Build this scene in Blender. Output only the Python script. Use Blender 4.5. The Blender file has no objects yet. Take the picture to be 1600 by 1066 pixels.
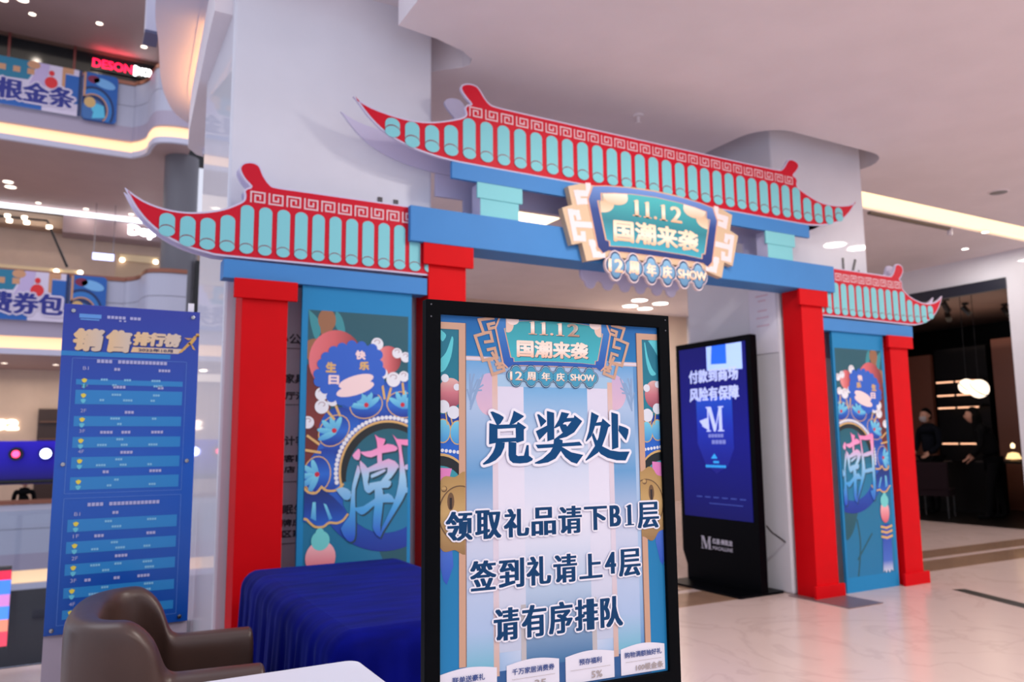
import bpy, bmesh, math, random
from mathutils import Vector, Matrix
from mathutils.geometry import tessellate_polygon
random.seed(7)
S = bpy.context.scene
COL = S.collection
R = math.radians

# ------------------------------------------------------------------ camera, world, lights, exposure
cam = bpy.data.cameras.new('camera')
cam_o = bpy.data.objects.new('camera', cam); COL.objects.link(cam_o)
cam.sensor_width = 36.0; cam.lens = 36.0 * 1225.0 / 1600.0
cam.clip_start = 0.05; cam.clip_end = 200
pt, ro, yw = 0.1261669, -0.0095979, 0.5092041
fw = Vector((math.sin(yw) * math.cos(pt), math.cos(yw) * math.cos(pt), math.sin(pt)))
rt = Vector((math.cos(yw), -math.sin(yw), 0)); up = rt.cross(fw)
r2 = rt * math.cos(ro) + up * math.sin(ro); u2 = up * math.cos(ro) - rt * math.sin(ro)
cam_o.matrix_world = Matrix(((r2.x, u2.x, -fw.x, 0), (r2.y, u2.y, -fw.y, 0), (r2.z, u2.z, -fw.z, 1.45), (0, 0, 0, 1)))
cam.dof.use_dof = True; cam.dof.focus_distance = 1.86; cam.dof.aperture_fstop = 3.6
cam.dof.aperture_blades = 6
S.camera = cam_o
S.view_settings.view_transform = 'Standard'; S.view_settings.look = 'None'
S.view_settings.exposure = 0.68; S.view_settings.gamma = 1.0
S.view_settings.use_curve_mapping = False
S.cycles.use_denoising = True
S.cycles.max_bounces = 7; S.cycles.diffuse_bounces = 4; S.cycles.glossy_bounces = 4
S.cycles.sample_clamp_indirect = 4.0; S.cycles.caustics_reflective = False; S.cycles.caustics_refractive = False

w = bpy.data.worlds.new('mall_daylight'); S.world = w; w.use_nodes = True
w.node_tree.nodes['Background'].inputs[0].default_value = (0.82, 0.84, 1.0, 1)
w.node_tree.nodes['Background'].inputs[1].default_value = 0.60

def area(name, loc, size, power, color, rot=(0, 0, 0), sy=None, shape='RECTANGLE', spread=180):
    l = bpy.data.lights.new(name, 'AREA'); l.shape = shape; l.size = size; l.size_y = sy or size
    l.energy = power; l.color = color; l.spread = R(spread)
    o = bpy.data.objects.new(name, l); COL.objects.link(o); o.location = loc; o.rotation_euler = rot
    return o
# daylight falling through the glass roof of the atrium
area('atrium_skylight', (-5, 13, 18), 12, 620, (0.86, 0.90, 1.0), (0, 0, 0), 14)
UNSEEN_LIGHTS = [(2.9, -0.9), (5.2, -0.6), (7.8, -0.6), (3.7, 3.0), (4.4, 2.3), (6.4, 1.1), (10.4, -0.6), (2.6, -2.2)]  # added downlights outside the view, placed to light the hall and its ceiling
LAMP_W = 32

# ------------------------------------------------------------------ materials
def lin(c):
    f = lambda v: v / 12.92 if v <= 0.04045 else ((v + 0.055) / 1.055) ** 2.4
    return tuple(f(v / 255.0) for v in c) + (1.0,)
MATS = {}
def mt(name, rgb, rough=0.5, metal=0.0, spec=0.5, noise=0.0, scale=8.0, bump=0.0, coat=0.0, sheen=0.0, stretch=None):
    if name in MATS: return MATS[name]
    m = bpy.data.materials.new(name); m.use_nodes = True; MATS[name] = m
    nt = m.node_tree; b = nt.nodes['Principled BSDF']
    c = lin(rgb); b.inputs['Base Color'].default_value = c
    b.inputs['Roughness'].default_value = rough; b.inputs['Metallic'].default_value = metal
    b.inputs['Specular IOR Level'].default_value = spec
    if coat: b.inputs['Coat Weight'].default_value = coat; b.inputs['Coat Roughness'].default_value = 0.025
    if sheen:
        b.inputs['Sheen Weight'].default_value = sheen; b.inputs['Sheen Roughness'].default_value = 0.35
        b.inputs['Sheen Tint'].default_value = (0.15, 0.25, 1, 1)
    if noise or bump:
        tc = nt.nodes.new('ShaderNodeTexCoord'); nz = nt.nodes.new('ShaderNodeTexNoise')
        nz.inputs['Scale'].default_value = scale; nz.inputs['Detail'].default_value = 6
        src = tc.outputs['Object']
        if stretch:
            mp = nt.nodes.new('ShaderNodeMapping'); mp.inputs['Scale'].default_value = stretch
            nt.links.new(src, mp.inputs[0]); src = mp.outputs[0]
        nt.links.new(src, nz.inputs['Vector'])
        if noise:
            rp = nt.nodes.new('ShaderNodeValToRGB')
            rp.color_ramp.elements[0].position = 0.35; rp.color_ramp.elements[1].position = 0.65
            rp.color_ramp.elements[0].color = tuple(v * (1 - noise) for v in c[:3]) + (1,)
            rp.color_ramp.elements[1].color = tuple(min(1, v * (1 + noise * .6)) for v in c[:3]) + (1,)
            nt.links.new(nz.outputs[0], rp.inputs[0]); nt.links.new(rp.outputs[0], b.inputs['Base Color'])
        if bump:
            bp = nt.nodes.new('ShaderNodeBump'); bp.inputs['Strength'].default_value = bump
            bp.inputs['Distance'].default_value = 0.01
            nt.links.new(nz.outputs[0], bp.inputs['Height']); nt.links.new(bp.outputs[0], b.inputs['Normal'])
    return m
def gm(name, stops, axis='Z', rough=0.5, spec=0.4, em=0.0):
    """printed colour blend along the object's own bounds"""
    if name in MATS: return MATS[name]
    m = bpy.data.materials.new(name); m.use_nodes = True; MATS[name] = m
    nt = m.node_tree; b = nt.nodes['Principled BSDF']
    b.inputs['Roughness'].default_value = rough; b.inputs['Specular IOR Level'].default_value = spec
    tc = nt.nodes.new('ShaderNodeTexCoord'); sp = nt.nodes.new('ShaderNodeSeparateXYZ'); rp = nt.nodes.new('ShaderNodeValToRGB')
    nt.links.new(tc.outputs['Generated'], sp.inputs[0]); nt.links.new(sp.outputs[axis], rp.inputs[0])
    cr = rp.color_ramp
    while len(cr.elements) < len(stops): cr.elements.new(0.5)
    for e, (p, c) in zip(cr.elements, stops): e.position = p; e.color = lin(c)
    nt.links.new(rp.outputs[0], b.inputs['Base Color'])
    if em:
        nt.links.new(rp.outputs[0], b.inputs['Emission Color']); b.inputs['Emission Strength'].default_value = em
    return m
def em(name, rgb, strength):
    if name in MATS: return MATS[name]
    m = bpy.data.materials.new(name); m.use_nodes = True; MATS[name] = m
    b = m.node_tree.nodes['Principled BSDF']; b.inputs['Base Color'].default_value = lin(rgb)
    b.inputs['Emission Color'].default_value = lin(rgb); b.inputs['Emission Strength'].default_value = strength
    return m
def glassy(name, tint, refl_rough=0.02, body=0.06):
    if name in MATS: return MATS[name]
    m = bpy.data.materials.new(name); m.use_nodes = True; MATS[name] = m
    nt = m.node_tree; nt.nodes.remove(nt.nodes['Principled BSDF'])
    out = [n for n in nt.nodes if n.type == 'OUTPUT_MATERIAL'][0]
    t = nt.nodes.new('ShaderNodeBsdfTransparent'); t.inputs[0].default_value = lin(tint)
    g = nt.nodes.new('ShaderNodeBsdfGlossy'); g.inputs['Roughness'].default_value = refl_rough
    fr = nt.nodes.new('ShaderNodeFresnel'); fr.inputs[0].default_value = 1.45
    mx = nt.nodes.new('ShaderNodeMixShader')
    nt.links.new(fr.outputs[0], mx.inputs[0]); nt.links.new(t.outputs[0], mx.inputs[1]); nt.links.new(g.outputs[0], mx.inputs[2])
    nt.links.new(mx.outputs[0], out.inputs[0])
    return m

# ------------------------------------------------------------------ mesh building
class B:
    def __init__(s): s.v = []; s.f = []; s.m = []
    def add(s, vs, fs, mi=0):
        o = len(s.v); s.v += [tuple(v) for v in vs]
        s.f += [tuple(i + o for i in f) for f in fs]; s.m += [mi] * len(fs); return s
    def box(s, x0, x1, y0, y1, z0, z1, mi=0):
        v = [(x, y, z) for x in (x0, x1) for y in (y0, y1) for z in (z0, z1)]
        return s.add(v, [(0, 1, 3, 2), (4, 6, 7, 5), (0, 4, 5, 1), (2, 3, 7, 6), (0, 2, 6, 4), (1, 5, 7, 3)], mi)
    def rbox(s, x0, x1, y0, y1, z0, z1, r, seg=3, mi=0):
        pts = rrect(x0, x1, y0, y1, r, seg)
        return s.prism(pts, z0, z1, lambda u, v, d: (u, v, d), mi)
    def poly(s, loops, fn=lambda u, v: (u, 0, v), mi=0):
        if not isinstance(loops[0][0], (tuple, list)): loops = [loops]
        flat = [p for l in loops for p in l]
        tris = tessellate_polygon([[Vector((p[0], p[1], 0)) for p in l] for l in loops])
        return s.add([fn(*p) for p in flat], tris, mi)
    def prism(s, loops, d0, d1, fn=lambda u, v, d: (u, d, v), mi=0, mside=None):
        if not isinstance(loops[0][0], (tuple, list)): loops = [loops]
        flat = [p for l in loops for p in l]; n = len(flat)
        tris = tessellate_polygon([[Vector((p[0], p[1], 0)) for p in l] for l in loops])
        o = len(s.v)
        s.v += [fn(p[0], p[1], d0) for p in flat] + [fn(p[0], p[1], d1) for p in flat]
        for t in tris:
            s.f.append(tuple(i + o for i in t)); s.m.append(mi)
            s.f.append(tuple(i + o + n for i in reversed(t))); s.m.append(mi if mside is None else mside)
        k = 0
        for l in loops:
            L = len(l)
            for i in range(L):
                a, b = k + i, k + (i + 1) % L
                s.f.append((o + a, o + b, o + n + b, o + n + a)); s.m.append(mi if mside is None else mside)
            k += L
        return s
    def tube(s, pts, r, n=8, mi=0, caps=True):
        pts = [Vector(p) for p in pts]; rings = []
        for i, p in enumerate(pts):
            d = (pts[min(i + 1, len(pts) - 1)] - pts[max(i - 1, 0)]).normalized()
            a = Vector((0, 0, 1)) if abs(d.z) < .9 else Vector((1, 0, 0))
            e1 = d.cross(a).normalized(); e2 = d.cross(e1)
            rr = r[i] if isinstance(r, (list, tuple)) else r
            rings.append([p + (e1 * math.cos(6.28318 * k / n) + e2 * math.sin(6.28318 * k / n)) * rr for k in range(n)])
        return s.loft(rings, True, caps, mi)
    def loft(s, rings, closed=True, caps=True, mi=0):
        n = len(rings[0]); vs = [v for r in rings for v in r]; fs = []
        for i in range(len(rings) - 1):
            for k in range(n if closed else n - 1):
                a, b = i * n + k, i * n + (k + 1) % n
                fs.append((a, b, b + n, a + n))
        if caps: fs += [tuple(range(n - 1, -1, -1)), tuple((len(rings) - 1) * n + k for k in range(n))]
        return s.add(vs, fs, mi)
    def lathe(s, prof, n=20, c=(0, 0, 0), mi=0):
        return s.loft([[(c[0] + r * math.cos(6.28318 * k / n), c[1] + r * math.sin(6.28318 * k / n), c[2] + z) for k in range(n)] for r, z in prof], True, True, mi)
    def build(s, name, mats, parent=None, smooth=False, bevel=0):
        me = bpy.data.meshes.new(name); me.from_pydata(s.v, [], s.f)
        if not isinstance(mats, (list, tuple)): mats = [mats]
        for m in mats: me.materials.append(m)
        if len(mats) > 1: me.polygons.foreach_set('material_index', s.m)
        bm = bmesh.new(); bm.from_mesh(me); bmesh.ops.recalc_face_normals(bm, faces=bm.faces); bm.to_mesh(me); bm.free()
        if smooth:
            me.polygons.foreach_set('use_smooth', [True] * len(me.polygons)); 
        o = bpy.data.objects.new(name, me); COL.objects.link(o)
        if smooth and smooth != 'all': me.set_sharp_from_angle(angle=R(38))
        if bevel:
            md = o.modifiers.new('edge', 'BEVEL'); md.width = bevel; md.segments = 2; md.limit_method = 'ANGLE'; md.angle_limit = R(40)
        if parent: o.parent = parent
        return o
def rrect(x0, x1, y0, y1, r, seg=4):
    out = []
    for cx, cy, a in ((x1 - r, y1 - r, 0), (x0 + r, y1 - r, 90), (x0 + r, y0 + r, 180), (x1 - r, y0 + r, 270)):
        for k in range(seg + 1):
            t = R(a + 90 * k / seg); out.append((cx + r * math.cos(t), cy + r * math.sin(t)))
    return out
def ell(cx, cy, rx, ry=None, n=24, rot=0, a0=0, a1=360):
    ry = ry or rx; out = []
    full = abs(a1 - a0) >= 360
    for k in range(n if full else n + 1):
        t = R(a0 + (a1 - a0) * k / n); x, y = rx * math.cos(t), ry * math.sin(t)
        c, s_ = math.cos(R(rot)), math.sin(R(rot)); out.append((cx + x * c - y * s_, cy + x * s_ + y * c))
    return out
def clip(poly, x0, x1, y0, y1):
    for ax, lim, sg in ((0, x0, 1), (0, x1, -1), (1, y0, 1), (1, y1, -1)):
        out = []
        for i in range(len(poly)):
            a, b = poly[i - 1], poly[i]
            ia, ib = (a[ax] - lim) * sg >= 0, (b[ax] - lim) * sg >= 0
            if ia != ib:
                t = (lim - a[ax]) / (b[ax] - a[ax]); out.append((a[0] + (b[0] - a[0]) * t, a[1] + (b[1] - a[1]) * t))
            if ib: out.append(b)
        poly = out
        if not poly: return []
    return poly
def stroke(path, wd):
    """flat strip of width wd along an open polyline, as quads"""
    out = []
    for (x0, y0), (x1, y1) in zip(path, path[1:]):
        d = math.hypot(x1 - x0, y1 - y0) or 1e-9; tx, ty = (x1 - x0) / d * wd / 2, (y1 - y0) / d * wd / 2
        out.append([(x0 - tx - ty, y0 - ty + tx), (x1 + tx - ty, y1 + ty + tx), (x1 + tx + ty, y1 + ty - tx), (x0 - tx + ty, y0 - ty - tx)])
    return out
def smooth_path(p, n=6):
    out = []
    for i in range(len(p) - 1):
        a, b, c, d = p[max(i - 1, 0)], p[i], p[i + 1], p[min(i + 2, len(p) - 1)]
        for k in range(n):
            t = k / n
            out.append(tuple(.5 * (2 * b[j] + (c[j] - a[j]) * t + (2 * a[j] - 5 * b[j] + 4 * c[j] - d[j]) * t * t + (3 * b[j] - a[j] - 3 * c[j] + d[j]) * t ** 3) for j in range(len(b))))
    return out + [p[-1]]

# lettering: flat cut letters from the built-in font, fitted to a box
TX = {}
def glyphs(s):
    if s not in TX:
        c = bpy.data.curves.new('letters', 'FONT'); c.body = s; c.size = 1; c.resolution_u = 3
        o = bpy.data.objects.new('letters', c); COL.objects.link(o)
        dg = bpy.context.evaluated_depsgraph_get(); dg.update()
        me = bpy.data.meshes.new_from_object(o.evaluated_get(dg))
        vs = [(v.co.x, v.co.y) for v in me.vertices]; fs = [tuple(p.vertices) for p in me.polygons]
        bpy.data.objects.remove(o); bpy.data.curves.remove(c); bpy.data.meshes.remove(me)
        xs = [v[0] for v in vs]; ys = [v[1] for v in vs]
        bx = (min(xs), max(xs), min(ys), max(ys)); TX[s] = (vs, fs, bx)
    return TX[s]
def tmesh(b, s, u0, u1, v0, v1, y, bold=0.0, bx=None, shear=0.0, fn=None, mi=0, n=8, square=False, window=None, warp=None, eps=2e-5):
    vs, fs, (a0, a1, c0, c1) = glyphs(s)
    bx = bold if bx is None else bx
    su = (u1 - u0 - 2 * bx) / (a1 - a0); sv = (v1 - v0 - 2 * bold) / (c1 - c0)
    base = [(u0 + bx + (x - a0) * su, v0 + bold + (z - c0) * sv) for x, z in vs]
    if shear: base = [(u + shear * (v - v0), v) for u, v in base]
    if warp: base = [warp(u, v) for u, v in base]
    offs = [(0, 0)]
    if bold or bx: offs = [(bx * math.cos(6.28318 * k / n), bold * math.sin(6.28318 * k / n)) for k in range(n)]
    if square: offs = [(bx * a, bold * c) for a in (-1, -.33, .33, 1) for c in ((-1, 1) if bold < .0012 else (-1, 0, 1))]
    y_ = y
    for i_, (ou, ov) in enumerate(offs):
        y = y_ - i_ * eps
        if window is None:
            b.add([(u + ou, y, v + ov) if fn is None else fn(u + ou, v + ov, y) for u, v in base], fs, mi)
        else:
            for f in fs:
                p = clip([(base[i][0] + ou, base[i][1] + ov) for i in f], *window)
                if len(p) > 2: b.add([(u, y, v) if fn is None else fn(u, v, y) for u, v in p], [tuple(range(len(p)))], mi)
    return b
def letters(s, u0, u1, v0, v1, y, mat, parent, name='lettering', **k):
    return tmesh(B(), s, u0, u1, v0, v1, y, **k).build(name, mat, parent)

# ------------------------------------------------------------------ things
def thing(name, label, cat, loc=(0, 0, 0), rz=0, group=None):
    o = bpy.data.objects.new(name, None); o.empty_display_size = .1; COL.objects.link(o)
    o.location = loc; o.rotation_euler = (0, 0, rz); o['label'] = label; o['category'] = cat
    if group: o['group'] = group
    return o
def tag(o, label, cat, group=None):
    o['label'] = label; o['category'] = cat
    if group: o['group'] = group
    return o
def struct(o, label=None):
    o['kind'] = 'structure'
    if label: o['label'] = label
    return o
def dup(o, parent=None):
    c = o.copy(); COL.objects.link(c)
    if parent: c.parent = parent
    for ch in list(o.children): dup(ch, c)
    return c

XC, YF = 4.2, 5.03     # middle of the archway, plane of its front boards
# ================================================================== STRUCTURE
white = mt('white_paint', (218, 219, 228), .4, noise=.02, scale=3, coat=.5)
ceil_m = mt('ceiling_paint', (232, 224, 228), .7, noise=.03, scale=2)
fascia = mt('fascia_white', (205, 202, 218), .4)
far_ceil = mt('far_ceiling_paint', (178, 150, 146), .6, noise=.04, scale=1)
beige = mt('beige_wall', (214, 190, 170), .5, noise=.05, scale=2)
dark_in = mt('dark_shop_finish', (13, 11, 12), .45, spec=.2, noise=.2, scale=2)
brown_in = mt('brown_shop_ceiling', (120, 96, 88), .6, noise=.1, scale=2)
warm = em('warm_cove_light', (255, 208, 160), .60)
warm2 = em('warm_ceiling_cove', (255, 228, 182), .85)
lampw = em('lamp_white', (255, 244, 230), 5)
metal = mt('steel', (170, 170, 176), .25, metal=1)
copper = mt('copper_rail', (150, 98, 80), .3, metal=.7)
black = mt('black_metal', (14, 15, 18), .35)

# floor: pale marble with soft veins
def marble():
    m = bpy.data.materials.new('marble_floor'); m.use_nodes = True; nt = m.node_tree; b = nt.nodes['Principled BSDF']
    b.inputs['Roughness'].default_value = .2; b.inputs['Specular IOR Level'].default_value = .45
    tc = nt.nodes.new('ShaderNodeTexCoord'); n1 = nt.nodes.new('ShaderNodeTexNoise'); n2 = nt.nodes.new('ShaderNodeTexNoise')
    n1.inputs['Scale'].default_value = .9; n1.inputs['Detail'].default_value = 8; n1.inputs['Distortion'].default_value = 1.6
    n2.inputs['Scale'].default_value = 3.5; n2.inputs['Detail'].default_value = 5
    r1 = nt.nodes.new('ShaderNodeValToRGB'); e = r1.color_ramp.elements
    e[0].position = .47; e[0].color = lin((208, 186, 180)); e[1].position = .53; e[1].color = lin((208, 186, 180))
    x = r1.color_ramp.elements.new(.5); x.color = lin((199, 177, 171))
    r2_ = nt.nodes.new('ShaderNodeValToRGB'); r2_.color_ramp.elements[0].color = (.92, .92, .92, 1); r2_.color_ramp.elements[1].color = (1, 1, 1, 1)
    mx = nt.nodes.new('ShaderNodeMix'); mx.data_type = 'RGBA'; mx.blend_type = 'MULTIPLY'; mx.inputs[0].default_value = 1
    for n in (n1, n2): nt.links.new(tc.outputs['Object'], n.inputs['Vector'])
    nt.links.new(n1.outputs[0], r1.inputs[0]); nt.links.new(n2.outputs[0], r2_.inputs[0])
    nt.links.new(r1.outputs[0], mx.inputs[6]); nt.links.new(r2_.outputs[0], mx.inputs[7]); nt.links.new(mx.outputs[2], b.inputs['Base Color'])
    return m
MAR = marble()
XY = lambda u, v, d: (u, v, d)
fl = struct(B().prism([(-3, -5), (13, -5), (13, 15), (3.4, 15), (3.4, 8.6), (.9, 8.6), (.9, 6.3), (-3, 6.3)], -.35, 0, XY).build('floor', MAR))
band = mt('brown_marble_band', (150, 120, 100), .15, noise=.1, scale=4)
for y0, y1 in ((5.43, 5.9), (6.02, 6.42)):
    x = .95
    while x < 12.9:
        x1 = min(x + 1.2, 12.98)
        B().box(x, x1 - .004, y0, y1, -.01, .0015).build('stone_strip', band, fl); x = x1
B().add([(7.40, 4.70, .002), (7.53, 4.66, .002), (7.0, 3.1, .002), (6.82, 3.1, .002), (7.40, 4.70, -.02), (7.53, 4.66, -.02), (7.0, 3.1, -.02), (6.82, 3.1, -.02)],
        [(0, 1, 2, 3), (0, 1, 5, 4), (1, 2, 6, 5), (2, 3, 7, 6), (3, 0, 4, 7)]).build('expansion_joint', black, fl)
struct(B().box(-12, 14, 6.5, 30, -5.6, -5.4).build('floor_lower', mt('lower_floor', (170, 160, 170), .2, noise=.05, scale=1)))

# ceiling with the cut-outs round the two pillars and the cove trough
outer = [(1.86, -4), (13, -4), (13, 5.95), (7.7, 5.95), (7.7, 6.42), (13, 6.42), (13, 15), (3.4, 15), (3.4, 8.6), (1.3, 8.5), (1.1, 8.42), (.96, 8.35), (.86, 8.18), (.81, 7.6), (.72, 5.9), (.7, 5.4),
         (.95, 5.4), (2.2, 6.0), (2.3, 5.6), (2.45, 5.45), (2.555, 5.35), (2.59, 5.28), (2.565, 5.19), (2.45, 5.11), (2.19, 5.03), (1.88, 4.99)]
hole = rrect(5.6, 7.5, 5.04, 6.9, .35, 6)
ce = struct(B().prism([outer, hole], 4.4, 4.75, XY).build('ceiling', ceil_m))
B().box(.8, 8, 4.95, 7.2, 4.75, 4.8).build('recess_cap', ceil_m, ce)
B().box(7.7, 13, 5.9, 6.5, 4.62, 4.66).build('cove_cap', ceil_m, ce)
struct(B().box(7.72, 12.98, 6.33, 6.41, 4.43, 4.6).build('trim_1', warm2), 'warm strip of cove light in the ceiling trough')
# pillars
p1 = struct(B().box(.82, 2.29, 5.33, 6.62, -.3, 12).build('pillar', white, bevel=.02), 'white polished square pillar behind the left half of the archway')
p2 = struct(B().box(5.95, 7.33, 5.32, 6.62, 0, 4.75).build('pillar', white, bevel=.02), 'white polished square pillar behind the right half of the archway')
num = mt('grey_number', (70, 66, 70), .4)
b = B().box(6.925, 6.95, 5.312, 5.318, 2.8, 3.31)
for q in stroke([(7.13, 3.30), (7.0, 2.97), (7.25, 2.97)], .028): b.prism(q, 5.312, 5.318)
b.box(7.165, 7.19, 5.312, 5.318, 2.8, 3.2); b.build('pillar_number', num, p2)
b = B().box(1.86, 1.895, 5.322, 5.328, 2.9, 3.228).box(1.983, 2.018, 5.322, 5.328, 2.9, 3.225); b.build('pillar_number', num, p1)
# directory lettering on the left pillar
inkd = mt('directory_ink', (60, 58, 66), .5)
b = B()
for s, z, h, x1 in (('办公家居', 2.11, .075, 1.50), ('厅家具馆', 1.845, .065, 1.42), ('客厅沙发', 1.735, .055, 1.44), ('设计客厅', 1.43, .065, 1.45), ('卡客卧室', 1.32, .05, 1.45), ('立店', 1.25, .045, 1.31), ('睡眠生活', .98, .065, 1.45), ('品牌床垫', .90, .05, 1.44), ('南区家具', .83, .05, 1.44)):
    tmesh(b, s, 1.16, x1, z, z + h, 5.326, bold=.002)
for z in (2.08, 1.70, 1.19, .79): b.box(1.15, 1.5, 5.325, 5.328, z, z + .004)
b.build('directory_lettering', inkd, p1)
# white paper notice on the right pillar's left face
nt_ = thing('notice', 'white paper notice stuck on the left face of the right pillar', 'notice', (5.945, 5.52, 2.6))
B().box(-.004, 0, -.175, .175, -.32, .33).build('sheet', mt('paper', (232, 232, 246), .6), nt_)
b = B()
for z, wd in ((.25, .16), (.2, .1), (.1, .12), (.03, .16), (-.05, .16)): b.box(-.006, -.004, -wd / 2, wd / 2, z, z + .016)
b.build('print', mt('pale_pink_print', (222, 200, 216), .6), nt_)

# back of the hall
struct(B().box(3.4, 13.2, 14.5, 14.7, 0, 4.4).build('wall_back', beige))
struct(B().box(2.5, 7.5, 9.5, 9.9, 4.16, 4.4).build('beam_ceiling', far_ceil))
b = thing('ceiling_panel_light', 'glowing warm square panel light in the ceiling behind the archway', 'ceiling light', (5.15, 8.8, 4.4))
B().box(-.4, .4, -.3, .3, -.02, 0).build('frame', ceil_m, b); B().box(-.36, .36, -.26, .26, -.024, -.02).build('diffuser', em('panel_glow', (255, 226, 180), 2.2), b)

# right-hand shop
wr = struct(B().box(13, 13.3, 6.95, 15, 3.98, 4.75).box(13, 13.3, -4, 6.95, 0, 4.75).box(13, 13.3, 11.2, 15, 0, 3.98).build('wall_right', white))
struct(B().box(12.99, 18.2, 4, 13, -.02, .002).build('floor_shop', mt('dark_shop_floor', (16, 14, 14), .35, spec=.2)))
struct(B().box(13.3, 18.2, 4, 13, 3.98, 4.1).build('ceiling_shop', brown_in))
struct(B().box(18, 18.2, 4, 13, 0, 4).box(13.3, 18, 12.9, 13, 0, 4).box(13.3, 18, 4, 4.1, 0, 4).build('wall_shop', dark_in))
struct(B().box(12.97, 13.06, 6.95, 11.2, 3.8, 3.98).build('trim_2', mt('navy_trim', (24, 28, 44), .4)), 'dark trim over the shop opening')
struct(B().box(16.1, 16.2, 10.33, 10.9, 0, 3.2).build('wall_panel', mt('copper_panel', (120, 74, 58), .4)))
struct(B().box(16.25, 16.35, 8.35, 9.1, 0, 3.4).build('wall_panel', mt('copper_panel', (120, 74, 58), .4)))

# near upper gallery edge on the left: soffit is the ceiling's edge; above it cove and rounded lip
lipA = smooth_path([(.70, 5.2), (.70, 5.9), (.79, 7.6), (.84, 8.18), (.95, 8.38), (1.25, 8.45), (2.2, 8.5)], 4)
lipB = smooth_path([(.36, 5.2), (.40, 6.55), (.48, 7.2), (.56, 7.9), (.66, 8.4), (.84, 8.85), (1.2, 9.1), (2.2, 9.2)], 4)
def ribbon(path, z0, z1, th, b=None):
    """band standing on a plan path, th thick towards the left of the path"""
    b = b or B(); rings = []
    for i, p in enumerate(path):
        a, c = path[max(i - 1, 0)], path[min(i + 1, len(path) - 1)]
        d = math.hypot(c[0] - a[0], c[1] - a[1]) or 1; nx, ny = -(c[1] - a[1]) / d * th, (c[0] - a[0]) / d * th
        rings.append([(p[0], p[1], z0), (p[0], p[1], z1), (p[0] + nx, p[1] + ny, z1), (p[0] + nx, p[1] + ny, z0)])
    return b.loft(rings)
gn = struct(ribbon(lipB, 5.0, 6.1, -.12).build('slab_edge', fascia, smooth=True), 'curved white gallery edge of the floor above')
B().prism(lipB + [(2.2, 8.5)] + lipA[::-1], 4.96, 5.04, XY).build('slab_soffit', fascia, gn)
ribbon([(x + .20, y) for x, y in lipA], 4.765, 4.90, -.03).build('cove_light', em('warm_led_strip', (255, 190, 120), 5.5), gn)
B().prism([(x + .0, y) for x, y in lipA[:-1]] + [(2.2, 8.45), (2.2, 5.2)], 4.955, 5.03, XY).build('slab_soffit', fascia, gn)
t = thing('hanging_sign_box', 'white hanging box sign beside the curved upper gallery edge', 'sign', (.52, 9, 5.88))
B().box(-.06, .06, -.15, .15, 0, 1.6).build('body', fascia, t); B().box(-.07, .07, -.16, .16, -.03, 0).build('end_cap', mt('slate_grey', (90, 90, 120), .4), t)
t = thing('dome_camera', 'black dome security camera under the curved upper gallery edge', 'security camera', (1.08, 8.16, 4.4))
B().lathe([(.0, 0), (.085, 0), (.085, -.05), (.07, -.06)], 16).build('base', fascia, t)
B().lathe([(.075, -.05), (.072, -.09), (.05, -.12), (.001, -.135)], 16).build('dome', mt('black_gloss', (8, 8, 20), .08), t, smooth='all')

# ---------------- galleries across the atrium
EDGE = smooth_path([(-9, 22), (-3, 22), (.55, 22), (1.0, 21.9), (1.25, 21.5), (1.3, 21), (1.42, 20.55), (1.8, 20.35), (2.25, 20.32)], 5)
EDGE = [(-9, 22), (-6, 22), (-4, 22), (-2, 22)] + [p for p in EDGE if p[0] > -1]
panel_m = mt('gallery_white_panel', (184, 184, 200), .35)
seam_m = mt('gallery_seam', (120, 116, 124), .5)
for n, zs in enumerate((9.0, 3.75, -1.75)):
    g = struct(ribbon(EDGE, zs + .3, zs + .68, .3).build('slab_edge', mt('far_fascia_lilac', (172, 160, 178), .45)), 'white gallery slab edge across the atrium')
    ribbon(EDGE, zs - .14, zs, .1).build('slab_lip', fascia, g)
    ribbon([(x, y + .12) for x, y in EDGE], zs, zs + .3, .02).build('cove_light', warm, g)
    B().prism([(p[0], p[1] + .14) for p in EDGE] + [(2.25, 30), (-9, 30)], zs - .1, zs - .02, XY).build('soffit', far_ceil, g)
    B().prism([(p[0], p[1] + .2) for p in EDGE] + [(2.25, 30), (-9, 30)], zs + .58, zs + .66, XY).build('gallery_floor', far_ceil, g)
    ba = thing('gallery_balustrade', 'white panelled gallery balustrade with copper rail, ' + ('on the top gallery across the atrium', 'on the middle gallery behind the voucher banner', 'on the lowest gallery seen across the atrium')[n], 'balustrade', (0, 0, zs + .68))
    segs = [EDGE[i:i + 2] for i in range(3)] + [EDGE[3:5]] + [EDGE[i:i + 4] for i in range(4, len(EDGE) - 1, 3)]
    for sg in segs:
        if len(sg) < 2: continue
        a, c = sg[0], sg[-1]
        for z0, z1 in ((.0, .56), (.575, 1.13)):
            ribbon(sg, z0, z1, .06).build('balustrade_panel', panel_m, ba)
    ribbon([(x, y + .02) for x, y in EDGE], .0, 1.12, .02).build('backing', seam_m, ba)
    ribbon([(x, y - .03) for x, y in EDGE], 1.14, 1.24, .12).build('handrail', copper, ba)
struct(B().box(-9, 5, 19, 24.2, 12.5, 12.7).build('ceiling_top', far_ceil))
struct(B().box(-9, 5, 24, 24.2, 9.6, 12.5).build('wall_top_gallery', mt('shop_black_front', (16, 22, 26), .15)))
struct(B().box(-9, 5, 29, 29.2, 4.4, 9).build('wall_middle_gallery', beige))
struct(B().box(-9, 5, 27, 27.2, -1.2, 3.7).build('wall_low_gallery', beige))
struct(B().box(-9, 5, 27, 27.2, -5.4, -1.9).build('wall_lowest', mt('dark_lower_shops', (50, 52, 64), .4)))
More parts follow.
